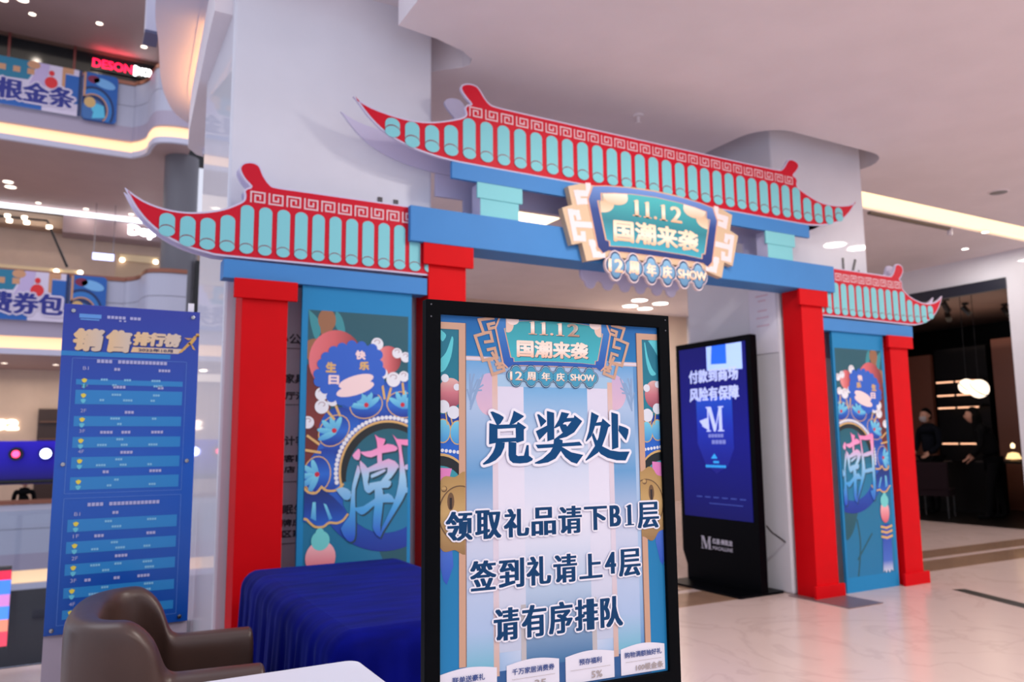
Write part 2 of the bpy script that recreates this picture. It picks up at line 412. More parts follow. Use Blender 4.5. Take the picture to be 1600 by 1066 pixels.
for cx in (2.15,):
    for z0, z1 in ((4.42, 8.9),):
        struct(B().lathe([(.42, z0), (.42, z1)], 28, (cx, 21.6, 0)).build('column_gallery', mt('grey_column', (104, 102, 108), .4), smooth=True))
# upper dark shop: mullions
b = struct(B().box(-9, 5, 23.94, 24, 11.5, 11.66).box(-9, 5, 23.96, 24, 12.4, 12.5).build('trim_3', mt('bronze_frame', (90, 66, 56), .4)))
for x in (-2.07, -.53, 1.55): B().box(x, x + .06, 23.93, 24, 9.6, 12.5).build('mullion', mt('bronze_red', (110, 46, 44), .4), b)
# middle shop: fascia, opening
struct(B().box(-.62, 5, 28.1, 28.9, 8.16, 8.9).build('wall_fascia', mt('mauve_fascia', (150, 132, 138), .4)))
B2 = struct(B().box(-9, 5, 28.0, 28.1, 8.72, 8.86).build('trim_4', em('line_light', (240, 246, 255), 1.3)), 'long white line light above the middle gallery shops')
struct(B().box(-9, -.62, 28.3, 28.9, 8.3, 8.7).build('wall_fascia', mt('sand_fascia', (176, 150, 126), .4)))
struct(B().box(-9, .0, 26.9, 27.0, 6.5, 6.72).build('trim_5', mt('cream_pelmet', (236, 214, 170), .4)), 'cream pelmet behind the middle gallery banner')
struct(B().box(.9, 2.2, 26.95, 27.0, 5.0, 7.4).build('wall_shop_bay', mt('sand_bay', (196, 170, 140), .4)))
struct(B().box(1.0, 2.1, 26.9, 26.95, 7.15, 7.36).build('trim_6', mt('cream_pelmet', (236, 214, 170), .4)), 'cream pelmet over the shop bay')
for x0, x1 in ((-9, -2.6), (2.4, 5)):
    struct(B().box(x0, x1, 26.6, 27, 3.0 if x0 < 0 else -1, 3.7).build('wall_pier', beige))
# low gallery: dark shelf bay
sh = thing('display_shelf', 'dark wooden display shelving in the shop beyond the blue stage lights', 'shelf', (-.55, 26.8, -1.1))
B().box(-.35, .5, 0, .2, 0, 3.6).build('carcass', mt('dark_walnut', (60, 42, 36), .4), sh)
for z in (2.2, 2.7, 3.2): B().box(-.3, .45, -.12, 0, z, z + .04).build('shelf', mt('walnut', (110, 78, 62), .4), sh)
# dark doorway strip right of the sign and escalator-like flank
struct(B().box(2.55, 3.3, 21.3, 21.4, -1, 6.15).build('door_1', mt('black_door', (12, 12, 14), .3)))
struct(B().box(2.2, 2.6, 21.45, 21.9, -2, 6.4).build('wall_flank', mt('grey_flank', (140, 132, 136), .4)))
# near glass balustrade at the edge of the void
gb = thing('glass_balustrade', 'frameless clear glass balustrade along the edge of the atrium void', 'balustrade', (0, 6.2, 0))
for i in range(5):
    B().box(.78 - 1.25 * (i + 1), .77 - 1.25 * i, -.006, .006, .03, 1.02).build('glass_pane', glassy('clear_glass', (240, 246, 250)), gb)
for i in range(6):
    for z in (.12,): B().box(.74 - 1.25 * i, .81 - 1.25 * i, -.02, .02, z, z + .08).build('clamp', metal, gb)
# ================================================================== THE ARCHWAY
red = mt('archway_red', (206, 1, 14), .55, spec=.12, noise=.03, scale=5)
redp = mt('roof_red_print', (200, 14, 42), .5, spec=.2)
sky = mt('archway_blue', (66, 134, 200), .55, spec=.25, noise=.02, scale=4)
mint = mt('mint_print', (128, 204, 212), .55, spec=.25)
board = mt('white_board_edge', (205, 200, 226), .5)
maroon = mt('maroon_line', (128, 40, 60), .5)
fretm = mt('pale_fret_print', (222, 188, 196), .5)
blue_line = mt('light_blue_edge', (150, 190, 236), .5)
AR = thing('festival_archway', 'large red and blue chinese style archway with three tiled roofs and a hanging plaque', 'archway', (XC, YF, 0))

def mir(p, s): return [(x * s, z) for x, z in p]
def roof(name_label, upper, lower, ridge_end, back, tiles, fret, s=1, sym=True):
    """upper / lower: outline from the left tip to the ridge"""
    U = smooth_path(upper, 3)
    L = smooth_path(lower, 3)
    if sym: out = U + [(-x, z) for x, z in U[::-1]][0:] + [(-x, z) for x, z in L][1:] + L[::-1][:-1]
    else: out = mir(U + [(ridge_end, U[-1][1]), (ridge_end, L[-1][1])] + L[::-1][:-1], s)
    # drop doubled points
    o2 = []
    for p in out:
        if not o2 or math.hypot(p[0] - o2[-1][0], p[1] - o2[-1][1]) > 1e-4: o2.append(p)
    rf = B().prism(o2, 0, .022).build('roof', board, AR)
    rf['label'] = name_label
    rf.location = (0, .0 if sym else .035, 0)
    # printed red face inside a thin pale edge
    n = len(o2); ins = []
    ar = sum(o2[i - 1][0] * o2[i][1] - o2[i][0] * o2[i - 1][1] for i in range(n)); sg = 1 if ar > 0 else -1
    for i in range(n):
        a, c, d = o2[i - 1], o2[i], o2[(i + 1) % n]
        e1 = Vector((c[0] - a[0], c[1] - a[1])).normalized(); e2 = Vector((d[0] - c[0], d[1] - c[1])).normalized()
        nn = Vector((-(e1 + e2).y, (e1 + e2).x)); nn = nn.normalized() if nn.length > 1e-6 else Vector((-e1.y, e1.x))
        k = .011 / max(.35, nn.dot(Vector((-e1.y, e1.x))))
        ins.append((c[0] + sg * nn.x * k, c[1] + sg * nn.y * k))
    B().poly(ins, lambda u, v: (u, -.002, v)).build('roof_face', redp, rf)
    bb = B().prism(o2, back, back + .02).build('back_board', board, rf)
    protos = {}
    for (x, zt, zb, hw) in tiles:
        key = (round(zt, 3), round(zb, 3), hw)
        eh = hw * .74; zc = zb + eh
        if key not in protos:
            body = [(hw * .97 * math.cos(R(a)), zt - hw * .8 + hw * .8 * math.sin(R(a))) for a in range(0, 181, 15)]
            body += [(-hw * .97 * math.cos(R(a)), zc + eh * math.sin(R(a)) * 1.0) for a in range(0, 181, 20)]
            t = B().prism(body, -.006, -.002).build('roof_tile', mint, rf)
            e = B().poly(ell(0, zc + hw * .17, hw, eh, 20), lambda u, v: (u, -.0066, v), 1).prism(ell(0, zc, hw, eh, 20), -.009, -.0066, mi=0).build('tile_end', [mint, maroon], rf)
            protos[key] = (t, e)
        else:
            t, e = (q.copy() for q in protos[key]); COL.objects.link(t); COL.objects.link(e)
        t.location = (x * s, 0, 0); e.location = (x * s, 0, 0)
    x0, pitch, cnt, z0, hh = fret
    pr = {}
    for i in range(cnt):
        k = i % 2
        if k not in pr:
            path = [(0, 0), (0, 1), (.86, 1), (.86, .04), (.26, .04), (.26, .68), (.58, .68), (.58, .36)]
            if k: path = [(x, 1 - y) for x, y in path]
            bb_ = B()
            for j, q in enumerate(stroke([(x * pitch * .86 * s, y * hh) for x, y in path], .0105)): bb_.poly(q, lambda u, v, j=j: (u, -.0045 - .00005 * j, v))
            f = bb_.build('fret_scroll', fretm, rf); pr[k] = f
        else: f = pr[k].copy(); COL.objects.link(f)
        f.location = ((x0 + i * pitch) * s, 0, z0)
    return rf

UC = [(-2.629, 3.82), (-2.502, 3.768), (-2.315, 3.738), (-2.162, 3.734), (-2.031, 3.752), (-1.898, 3.792), (-1.80, 3.83), (-1.765, 3.862), (-1.775, 3.905), (-1.757, 3.937), (-1.725, 3.953),
      (-1.76, 3.987), (-1.80, 4.034), (-1.808, 4.066), (-1.788, 4.094), (-1.735, 4.111), (-1.677, 4.105), (-1.642, 4.074), (-1.612, 4.032), (-1.572, 3.992), (-1.515, 3.976), (-1.3, 3.972), (-.8, 3.97)]
LC = [(-2.629, 3.82), (-2.602, 3.795), (-2.55, 3.733), (-2.488, 3.672), (-2.401, 3.607), (-2.276, 3.552), (-2.122, 3.512), (-1.9, 3.485), (-1.6, 3.48), (-.8, 3.48)]
tl = []
for sg in (-1, 1):
    for x, zt, zb in ((2.342, 3.718, 3.576), (2.193, 3.718, 3.528), (2.04, 3.722, 3.519), (1.889, 3.752, 3.518)): tl.append((sg * x, zt, zb, .056))
for i in range(25): tl.append((-1.741 + i * 3.483 / 24, 3.834, 3.519, .053))
roof('wide upper roof in the middle, curled up at both ends', UC, LC, 0, .29, tl, (-1.735, .1335, 26, 3.858, .068))

UW = [(-4.005, 2.969), (-3.902, 2.904), (-3.782, 2.87), (-3.659, 2.865), (-3.547, 2.883), (-3.446, 2.914), (-3.37, 2.955), (-3.326, 2.987), (-3.318, 3.02), (-3.324, 3.05), (-3.307, 3.071), (-3.284, 3.086),
      (-3.322, 3.123), (-3.35, 3.169), (-3.355, 3.204), (-3.33, 3.237), (-3.277, 3.25), (-3.231, 3.232), (-3.202, 3.171), (-3.16, 3.118), (-3.111, 3.106), (-2.9, 3.106), (-2.4, 3.107)]
LW = [(-4.005, 2.969), (-3.967, 2.895), (-3.922, 2.828), (-3.861, 2.763), (-3.774, 2.7), (-3.651, 2.647), (-3.525, 2.62), (-3.423, 2.611), (-2.9, 2.614), (-2.4, 2.618)]
tw = [(-3.765, 2.842, 2.697, .045), (-3.648, 2.838, 2.648, .045), (-3.532, 2.842, 2.64, .045), (-3.415, 2.876, 2.64, .045)]
tw += [(-3.299 + i * .1145, 2.957, 2.64, .042) for i in range(12)]
roof('lower roof of the left wing with an upturned tip', UW, LW, -2.042, .10, tw, (-3.28, .1148, 10, 2.985, .066), 1, False)
roof('lower roof of the right wing with an upturned tip', UW, LW, -2.042, .10, tw, (-3.28, .1148, 10, 2.985, .066), -1, False)

B().box(-2.205, 2.205, -.012, .27, 2.848, 3.103).build('main_beam', sky, AR, bevel=.003)
B().box(-1.885, 1.885, -.012, .02, 3.353, 3.476).build('upper_beam', sky, AR)
B().box(-1.885, 1.885, .285, .31, 3.30, 3.476).build('back_board', board, AR)
for sg in (-1, 1):
    cx = sg * 1.487
    q = B().box(cx - .165, cx + .165, 0, .13, 3.103, 3.355, 1).box(cx - .163, cx + .163, -.004, 0, 3.103, 3.355, 0).build('short_post', [mint, board], AR)
    B().box(cx - .192, cx + .192, -.012, .004, 3.235, 3.355).build('capital', mint, q)
    B().box(cx - .165, cx + .165, .285, .305, 3.103, 3.30).build('back_board', board, AR)
    # columns
    for cx, top, zc, wd in ((sg * 1.905, 2.848, 2.695, .148), (sg * 3.172, 2.475, 2.352, .142)):
        y0 = .024
        c = B().box(cx - wd, cx + wd, y0, .25, 0, top).build('column', red, AR, bevel=.003)
        for z0, z1 in ((zc, top), (0, .115)):
            B().box(cx - .196, cx + .196, y0 - .03, y0 - .0005, z0, z1).build('capital' if z0 else 'plinth', red, c, bevel=.002)
    B().box(min(sg * 2.06, sg * 3.43), max(sg * 2.06, sg * 3.43), .03, .16, 2.477, 2.595).build('wing_beam', sky, AR)
fp = B().box(1.655, 2.10, -.39, .27, .001, .006).build('foot_plate', mt('foot_plate_steel', (120, 100, 104), .35, metal=.3), AR); fp['label'] = 'brown steel foot plate'
B().box(-2.10, -1.655, -.39, .27, .001, .006).build('foot_plate', MATS['foot_plate_steel'], AR)

# ---------------- plaque
pq = B()
px_ = -.045
half = [(0, 3.515), (-.22, 3.508), (-.45, 3.488), (-.67, 3.455), (-.74, 3.462), (-.87, 3.42), (-.835, 3.275), (-.93, 3.238), (-.845, 2.955), (-.75, 2.98), (-.712, 2.838), (-.565, 2.872), (-.5, 2.9), (0, 2.9)]
ol = half + [(-x, z) for x, z in half[::-1]][1:-1]
tan = mt('tan_board', (212, 184, 150), .5); pinkw = mt('pink_white_print', (238, 220, 222), .5)
navy = gm('navy_frame_print', [(0, (18, 42, 108)), (.6, (34, 66, 138)), (1, (110, 150, 215))]); copperline = mt('copper_print', (222, 170, 142), .45)
teal_g = gm('teal_panel_print', [(0, (58, 168, 190)), (.45, (36, 128, 142)), (1, (72, 184, 188))])
gold_t = gm('gold_letter_print', [(0, (240, 176, 132)), (.45, (255, 236, 214)), (1, (250, 214, 180))])
PL = B().prism(ol, -.07, -.012).build('plaque', [tan], AR); PL.location = (px_, 0, 0); PL['label'] = 'fan shaped plaque with gold lettering over the gateway'
PLYF = -.0705
def lay(b, poly, k, mi=0): return b.poly(poly, lambda u, v, k=k: (u, PLYF - .0012 * k, v), mi)
for sg in (-1, 1):
    b = B(); nq = 0
    for pth, wd in (([(-.665, 3.33), (-.575, 2.985), (-.66, 2.99), (-.63, 2.90), (-.555, 2.905)], .05), ([(-.68, 3.45), (-.675, 3.388), (-.79, 3.375), (-.772, 3.31), (-.66, 3.33)], .05),
                    ([(-.79, 3.215), (-.855, 3.215), (-.81, 3.01), (-.735, 3.015), (-.738, 3.05)], .046), ([(-.79, 3.215), (-.78, 3.18)], .046), ([(-.83, 3.12), (-.63, 3.135)], .05)):
        for q in stroke([(sg * x, z) for x, z in pth], wd): nq += 1; lay(b, q, 1 + .04 * nq)
    b.build('scroll', pinkw, PL)
hn = [(0, 3.502), (-.3, 3.492), (-.5, 3.474), (-.635, 3.452), (-.655, 3.40), (-.68, 3.34), (-.60, 2.965), (-.55, 2.918), (-.5, 2.945), (-.3, 2.95), (0, 2.952)]
fn_ = hn + [(-x, z) for x, z in hn[::-1]][1:-1]
def grow(p, k, c=(0, 3.22)): return [(c[0] + (x - c[0]) * k, c[1] + (z - c[1]) * k) for x, z in p]
lay(B(), grow(fn_, 1.022), 2).build('frame_edge', copperline, PL)
lay(B(), fn_, 3).build('frame', navy, PL)
ht = [(0, 3.452), (-.25, 3.442), (-.42, 3.425), (-.55, 3.405), (-.548, 3.345), (-.585, 3.338), (-.515, 3.03), (-.483, 3.025), (-.48, 2.985), (-.3, 2.997), (0, 3.0)]
ft = ht + [(-x, z) for x, z in ht[::-1]][1:-1]
lay(B(), grow(ft, 1.025), 4).build('panel_edge', copperline, PL)
lay(B(), ft, 5).build('panel', teal_g, PL)
cl1 = gm('cloud_print_pale', [(0, (226, 188, 156)), (1, (255, 238, 220))]); cl2 = gm('cloud_print_tan', [(0, (240, 214, 186)), (1, (214, 168, 128))])
for sg in (-1, 1):
    c1 = [p for p in ell(-.42, 3.40, .125, .07, 20, 0, 180, 360)] + [(-.30, 3.436), (-.42, 3.424), (-.545, 3.404)]
    c2 = [(-.545, 3.345), (-.575, 3.336)] + ell(-.565, 3.335, .13, .085, 14, 0, 270, 360) + [(-.43, 3.38), (-.54, 3.40)]
    c2[2:3] = [(-.565, 3.25)]
    lay(B(), [(sg * x, z) for x, z in c2], 6).build('cloud_print', cl2, PL)
    lay(B(), [(sg * x, z) for x, z in c1], 7).build('cloud_print', cl1, PL)

# numerals with slab serifs, drawn
def one(x, z0, h, wd):
    return [[(x - wd * .22, z0), (x + wd * .22, z0), (x + wd * .22, z0 + h), (x, z0 + h), (x - wd * .42, z0 + h * .9), (x - wd * .22, z0 + h * .88)], [(x - wd * .5, z0), (x + wd * .5, z0), (x + wd * .5, z0 + h * .06), (x - wd * .5, z0 + h * .06)]]
def date(b, u0, u1, z0, z1, yv):
    W = u1 - u0; h = z1 - z0
    for f in (.09, .30, .62):
        for q in one(u0 + W * f, z0, h, W * .16): b.poly(q, lambda u, v: (u, yv, v))
    b.poly(ell(u0 + W * .455, z0 + h * .09, W * .032, h * .09, 12), lambda u, v: (u, yv, v))
    tmesh(b, '2', u0 + W * .76, u1, z0, z1, yv, bx=W * .018, bold=h * .01)
    return b
yt = PLYF - .0012 * 8
date(B(), -.255, .275, 3.263, 3.402, yt).build('lettering', gold_t, PL)
letters('国潮来袭', -.45, .45, 3.035, 3.22, yt, gold_t, PL, bold=.006, bx=.009, warp=lambda u, v: (u, v - .05 * u * u))
# quatrefoil medallions
def quat(cx, cz, rx, rz, k=1.0, n=48):
    out = []
    for i in range(n):
        t = 6.28318 * i / n; rr = .72
        for a in range(4):
            d = t - a * math.pi / 2; h = .45 * math.sin(d); q = .55 ** 2 - h * h
            if q > 0 and math.cos(d) > 0: rr = max(rr, .45 * math.cos(d) + math.sqrt(q))
        out.append((cx + rx * rr * k * math.cos(t), cz + rz * rr * k * math.sin(t)))
    return out
med_b = gm('medallion_print', [(0, (84, 132, 170)), (1, (130, 180, 214))]); med_n = mt('medallion_navy', (22, 48, 96), .5)
MX = [-.452, -.27, -.087, .082, .268, .43]
for i, x in enumerate(MX):
    md_ = B().prism(quat(x, 2.822, .102, .124), -.10, -.072).build('medallion', pinkw, PL)
    B().poly(quat(x, 2.822, .102, .124, .93), lambda u, v: (u, -.1012, v)).build('medallion_rim', med_n, md_)
    B().poly(quat(x, 2.822, .102, .124, .80), lambda u, v: (u, -.1024, v)).build('medallion_face', med_b, md_)
    md_.location = (0, .0035 * i, 0)
    B().prism(quat(x, 2.822, .102, .124), .25, .27).build('back_board', board, md_)
    if i < 4:
        s_ = ('12', '周', '年', '庆')[i]; hw = .072 if i == 0 else .052
        letters(s_, x - hw, x + hw, 2.768, 2.876, -.104, gold_t, md_, bold=.0035, bx=.006)
    if i == 5: letters('SHOW', .195, .515, 2.782, 2.862, -.112, gold_t, md_, bold=.003, bx=.005)

# ---------------- printed banners
def flat(b, poly, k, mi=0, win=(.075, .775, .14, 2.315)):
    p = clip(poly, *win)
    if len(p) > 2: b.poly(p, lambda u, v, k=k: (u, -.0004 * k, v), mi)
    return b
teal_bg = gm('banner_teal_print', [(0, (24, 118, 168)), (.35, (22, 112, 150)), (.62, (26, 92, 110)), (1, (28, 84, 98))])
ban = mt('banner_blue', (30, 130, 186), .55, spec=.25)
peach_g = gm('peach_print', [(0, (222, 116, 124)), (.45, (206, 96, 100)), (1, (112, 42, 46))], 'X')
peach_l = gm('peach_print_light', [(0, (226, 150, 150)), (.5, (210, 104, 108)), (1, (140, 50, 56))], 'X')
peach_d = gm('peach_print_dark', [(0, (128, 50, 48)), (1, (88, 34, 36))])
leafm = mt('leaf_print', (44, 138, 148), .5); gourdm = mt('gourd_print', (146, 98, 66), .5); cobalt = mt('cobalt_print', (30, 92, 196), .5)
royal = gm('royal_print', [(0, (18, 50, 150)), (.5, (34, 104, 204)), (1, (20, 58, 156))]); pearl = mt('pearl_print', (226, 230, 238), .45); pearl_s = mt('pearl_shade_print', (176, 160, 170), .45)
lipm = mt('ribbon_print', (240, 214, 214), .5); aqua = gm('aqua_print', [(0, (66, 150, 214)), (1, (120, 208, 230))]); goldm = mt('gold_print', (214, 174, 108), .45)
ruby = mt('ruby_print', (196, 24, 52), .4); blackp = mt('black_print', (8, 18, 22), .4); waved = mt('wave_print', (20, 84, 100), .5); ruff = gm('ruffle_print', [(0, (30, 96, 200)), (.5, (16, 60, 150)), (1, (18, 44, 110))])
chao_g = gm('character_print', [(0, (30, 74, 196)), (.3, (70, 160, 220)), (.6, (160, 206, 236)), (.8, (236, 160, 206)), (1, (244, 130, 184))])
charsh = mt('character_shadow_print', (14, 58, 74), .5)
mintb = mt('bead_mint_print', (110, 206, 206), .4); pinkb = gm('bead_pink_print', [(0, (214, 90, 110)), (1, (244, 190, 196))]); tass = gm('tassel_print', [(0, (214, 220, 236)), (.25, (70, 110, 200)), (1, (24, 60, 170))])
CHAO = [[(585, 45), (620, 72), (672, 85), (658, 130), (645, 200), (645, 300), (612, 300), (608, 180), (604, 110)], [(470, 185), (560, 178), (690, 124), (768, 150), (758, 182), (640, 200), (560, 232), (500, 215)],
        [(410, 212), (455, 160), (472, 190), (462, 250), (425, 240)], [(285, 480), (340, 464), (400, 500), (396, 556), (350, 562)], [(452, 290), (474, 345), (436, 480), (440, 650), (442, 840), (422, 892), (380, 884), (328, 788), (388, 700), (400, 600), (412, 450)],
        [(470, 255), (545, 335), (534, 430), (556, 498), (545, 522), (508, 490), (490, 380), (470, 310)], [(530, 318), (700, 246), (784, 300), (770, 330), (690, 318), (545, 352)], [(690, 300), (784, 300), (725, 400), (672, 436), (640, 424), (690, 360)],
        [(560, 372), (665, 330), (670, 352), (565, 400)], [(545, 440), (690, 420), (724, 440), (700, 482), (600, 484), (548, 520)], [(590, 490), (642, 476), (662, 560), (640, 780), (640, 878), (578, 800), (592, 600)],
        [(418, 628), (500, 622), (600, 560), (700, 528), (752, 580), (738, 604), (620, 602), (540, 662), (490, 690), (450, 662)], [(730, 45), (772, 86), (800, 96), (812, 200), (850, 420), (846, 530), (780, 650), (662, 832), (640, 880), (652, 800), (740, 620), (786, 450), (792, 300), (780, 150)],
        [(770, 84), (900, 90), (1040, 60), (1070, 100), (1030, 130), (900, 140), (790, 128)], [(1000, 90), (1070, 100), (1056, 300), (1060, 620), (1040, 800), (990, 860), (930, 740), (985, 740), (1000, 600), (1004, 300)], [(840, 300), (1010, 270), (1010, 315), (845, 340)], [(840, 490), (1010, 470), (1010, 515), (835, 530)]]
def banner(x0, s, lbl):
    pan = B().box(.035, .80, .0, .03, 0, 2.48).build('banner_panel', ban, AR); pan['label'] = lbl
    pan.location = (x0, .055, 0)
    m = (lambda p: p) if s > 0 else (lambda p: [(.835 - x, z) for x, z in p])
    win = (.075, .775, .14, 2.315) if s > 0 else (.06, .76, .14, 2.315)
    def add(name, polys, k, mat):
        if len(polys) > 12:
            b = B()
            for i, p in enumerate(polys): flat(b, m(p), k + .015 * i, 0, win)
            if b.f: b.build(name, mat, pan)['kind'] = 'stuff'
        else:
            for i, p in enumerate(polys):
                b = flat(B(), m(p), k + .02 * i, 0, win)
                if b.f: b.build(name, mat, pan)
    add('print_ground', [[(.0, .1), (1, .1), (1, 2.4), (0, 2.4)]], 1, teal_bg)
    add('wave_print', [smooth_path([(.36, .98), (.408, .95), (.46, .877), (.548, .79), (.593, .705), (.64, .6), (.7, .52), (.78, .5), (.78, .79), (.708, .796), (.591, .869), (.5, 1.0)], 3)], 2, waved)
    if s < 0: add('stem_print', [q for q in stroke(smooth_path([(.60, .66), (.575, .5), (.585, .35), (.63, .14)], 4), .022)] + stroke([(.62, .30), (.40, .52)], .02), 2, waved)
    add('leaf_print', [smooth_path([(.075, 2.318), (.14, 2.258), (.162, 2.179), (.127, 2.121), (.093, 2.215), (.075, 2.318)], 3), smooth_path([(.26, 2.323), (.302, 2.277), (.325, 2.177), (.271, 2.194), (.253, 2.249), (.26, 2.323)], 3)], 3, leafm)
    add('gourd_print', [ell(.2, 2.254, .06, .075), ell(.13, 2.05, .09, .075), [(.15, 2.25), (.25, 2.25), (.22, 2.1), (.17, 2.1)]], 4, gourdm)
    add('dark_peach_print', [ell(.11, 1.74, .13, .22), ell(.10, 1.35, .10, .22)], 5, peach_d)
    add('peach_print', [ell(.27, 1.985, .185, .205, 30)], 6, peach_g)
    add('small_peach_print', [ell(.632, 2.007, .09, .095)], 6, peach_l)
    # fan: outer royal ring, pearls, gold rim, black band, teal inside
    C0 = (.634, 1.257)
    add('fan_print', [ell(C0[0], C0[1], .50, .53, 60), ell(.50, 1.73, .2, .14), ell(.30, 1.52, .14, .16), ell(.2, 1.26, .11, .15), ell(.72, 1.76, .15, .14)], 7, royal)
    for (x, z, a) in ((.478, 1.70, 15), (.736, 1.705, -10), (.262, 1.53, 45), (.155, 1.25, 85)):
        fe = []
        for k_ in range(-2, 3):
            t = R(90 + a + k_ * 34); fe.append(ell(x + .05 * math.cos(t), z - .02 + .05 * math.sin(t), .066, .02, 12, math.degrees(t)))
        add('feather_edge_print', [ell(x, z - .005, .118, .092, 20, a)], 8, goldm)
        add('feather_edge_print', [ell(x, z - .005, .111, .085, 20, a)], 9, royal)
        add('feather_print', fe, 10, aqua)
        add('jewel_print', [ell(x, z - .005, .016)], 11, ruby)
    add('stick_print', [q for a_, b_ in (((.586, 1.849), (.605, 1.743)), ((.65, 1.809), (.627, 1.727)), ((.735, 1.844), (.744, 1.778)), ((.217, 1.649), (.258, 1.602)), ((.272, 1.681), (.297, 1.626)), ((.09, 1.49), (.16, 1.44)), ((.08, 1.40), (.17, 1.385))) for q in stroke([a_, b_], .016)], 11, goldm)
    add('gold_rim_print', [ell(C0[0], C0[1], .338, .338, 60)], 9, goldm)
    add('black_band_print', [ell(C0[0], C0[1], .322, .322, 60)], 10, blackp)
    add('fan_centre_print', [ell(C0[0] + .012, C0[1] - .05, .30, .33, 50)], 11, gm('fan_centre_teal', [(0, (22, 120, 160)), (1, (26, 92, 108))]))
    add('fan_foot_print', [clip(ell(C0[0], C0[1] - .05, .34, .36, 40), .33, .8, .8, 1.19)], 12, gm('fan_centre_teal2', [(0, (22, 118, 164)), (1, (22, 116, 150))]))
    add('pearl_row_print', [ell(C0[0] + .3555 * math.cos(R(a)), C0[1] + .3555 * math.sin(R(a)), .0145, .0145, 10) for a in [50 + i * 4.7 for i in range(31)]], 12, pearl)
    pe = [(.549, 2.111, .043), (.693, 2.055, .036), (.755, 2.029, .036), (.59, 1.91, .037), (.668, 1.872, .051), (.174, 1.763, .043), (.176, 1.68, .046), (.247, 1.721, .037), (.088, 1.578, .04), (.743, 1.895, .037)]
    add('pearl_print', [ell(x, z, r) for x, z, r in pe], 12, pearl)
    add('pearl_curl_print', [q for x, z, r in pe for q in stroke([(x + r * .45 * math.cos(R(a)), z + r * .35 + r * .3 * math.sin(R(a))) for a in range(-60, 200, 40)], .006)], 13, pearl_s)
    bad = [(.152, 1.892), (.175, 1.96), (.20, 2.005), (.249, 2.047), (.306, 2.072), (.372, 2.092), (.439, 2.089), (.473, 2.062), (.515, 2.076), (.554, 2.037), (.557, 1.971), (.578, 1.922), (.569, 1.856), (.544, 1.799), (.476, 1.795), (.41, 1.755), (.353, 1.714), (.304, 1.725), (.239, 1.745), (.196, 1.80), (.155, 1.845)]
    add('cloud_badge_print', [bad] + [ell(x, z, .036, .036, 12) for x, z in bad], 14, cobalt)
    add('ribbon_print', [ell(.405, 1.852, .125, .04, 20, 17), ell(.40, 1.80, .135, .04, 20, 17)], 16, lipm)
    # birthday wish in two columns
    for s_, x, z, ht_, mt_ in (('生', .232, 1.94, .07, goldm), ('日', .252, 1.858, .062, lipm), ('快', .432, 2.03, .062, lipm), ('乐', .458, 1.958, .058, goldm)):
        x_ = x if s > 0 else .835 - x
        letters(s_, x_ - .036, x_ + .036, z - ht_ / 2, z + ht_ / 2, -.0004 * 18, mt_, pan, bold=.004)
    # ruffle with gold scallops, bead and tassel
    add('ruffle_print', [[(.04, 1.16), (.146, 1.13), (.19, 1.15), (.261, 1.10), (.33, 1.03), (.36, .975), (.315, .943), (.24, .925), (.183, .91), (.117, .946), (.04, .955)]], 13, ruff)
    for q_, k_ in ((((.06, 1.18), (.10, 1.135), (.15, 1.128), (.186, 1.165)), 14), (((.186, 1.165), (.22, 1.14), (.28, 1.14), (.325, 1.175)), 14), (((.06, .965), (.09, .965), (.117, .94), (.15, .915), (.2, .912), (.24, .935), (.29, .93), (.33, .945), (.36, .98)), 14)):
        add('gold_scallop_print', stroke(smooth_path(list(q_), 3), .014), k_, goldm)
    add('ruffle_fold_print', [[(.13, 1.07), (.15, 1.07), (.155, .95), (.12, .97)], [(.2, 1.06), (.22, 1.05), (.26, .96), (.24, .95)]], 14, aqua)
    add('bead_print', [ell(.18, .879, .026), ell(.185, .826, .06, .062)], 15, mintb)
    add('pink_bead_print', [ell(.188, .72, .098 if s > 0 else .066, .105)], 14, pinkb)
    if s < 0:
        add('tassel_print', [[(.13, .60), (.235, .60), (.25, .42), (.27, .15), (.245, .17), (.225, .14), (.20, .17), (.175, .14), (.15, .17), (.12, .15), (.115, .42)]], 13, tass)
        add('tassel_ring_print', [q for z in (.565, .52, .47) for q in stroke([(.105, z + .015), (.18, z), (.255, z + .015)], .022)], 15, goldm)
    # the big brushed character, cut by the banner's edge
    fx = (lambda x: .326 + .000863 * (x - 340)) if s > 0 else (lambda x: .235 + (.326 + .000863 * (x - 340) - .572) * .8)
    cw = (.085, .775, .14, 2.3) if s > 0 else (.06, .76, .14, 2.3)
    for k_, mat_, nm, dd in ((18, charsh, 'character_shadow', .010), (20, chao_g, 'character_print', 0)):
        b = B()
        for n_, p in enumerate(CHAO):
            q = clip([(fx(x) + dd, 1.495 - .000815 * (y - 50) - dd) for x, y in smooth_path(p + [p[0]], 2)[:-1]], *cw)
            if len(q) > 2: b.poly(q, lambda u, v, k=k_ + .05 * n_: (u, -.0004 * k, v))
        if b.f: b.build(nm, mat_, pan)
banner(-2.965, 1, 'teal picture banner with a jewelled fan in the left wing')
banner(2.165, -1, 'teal picture banner with a jewelled fan and blue tassel in the right wing')
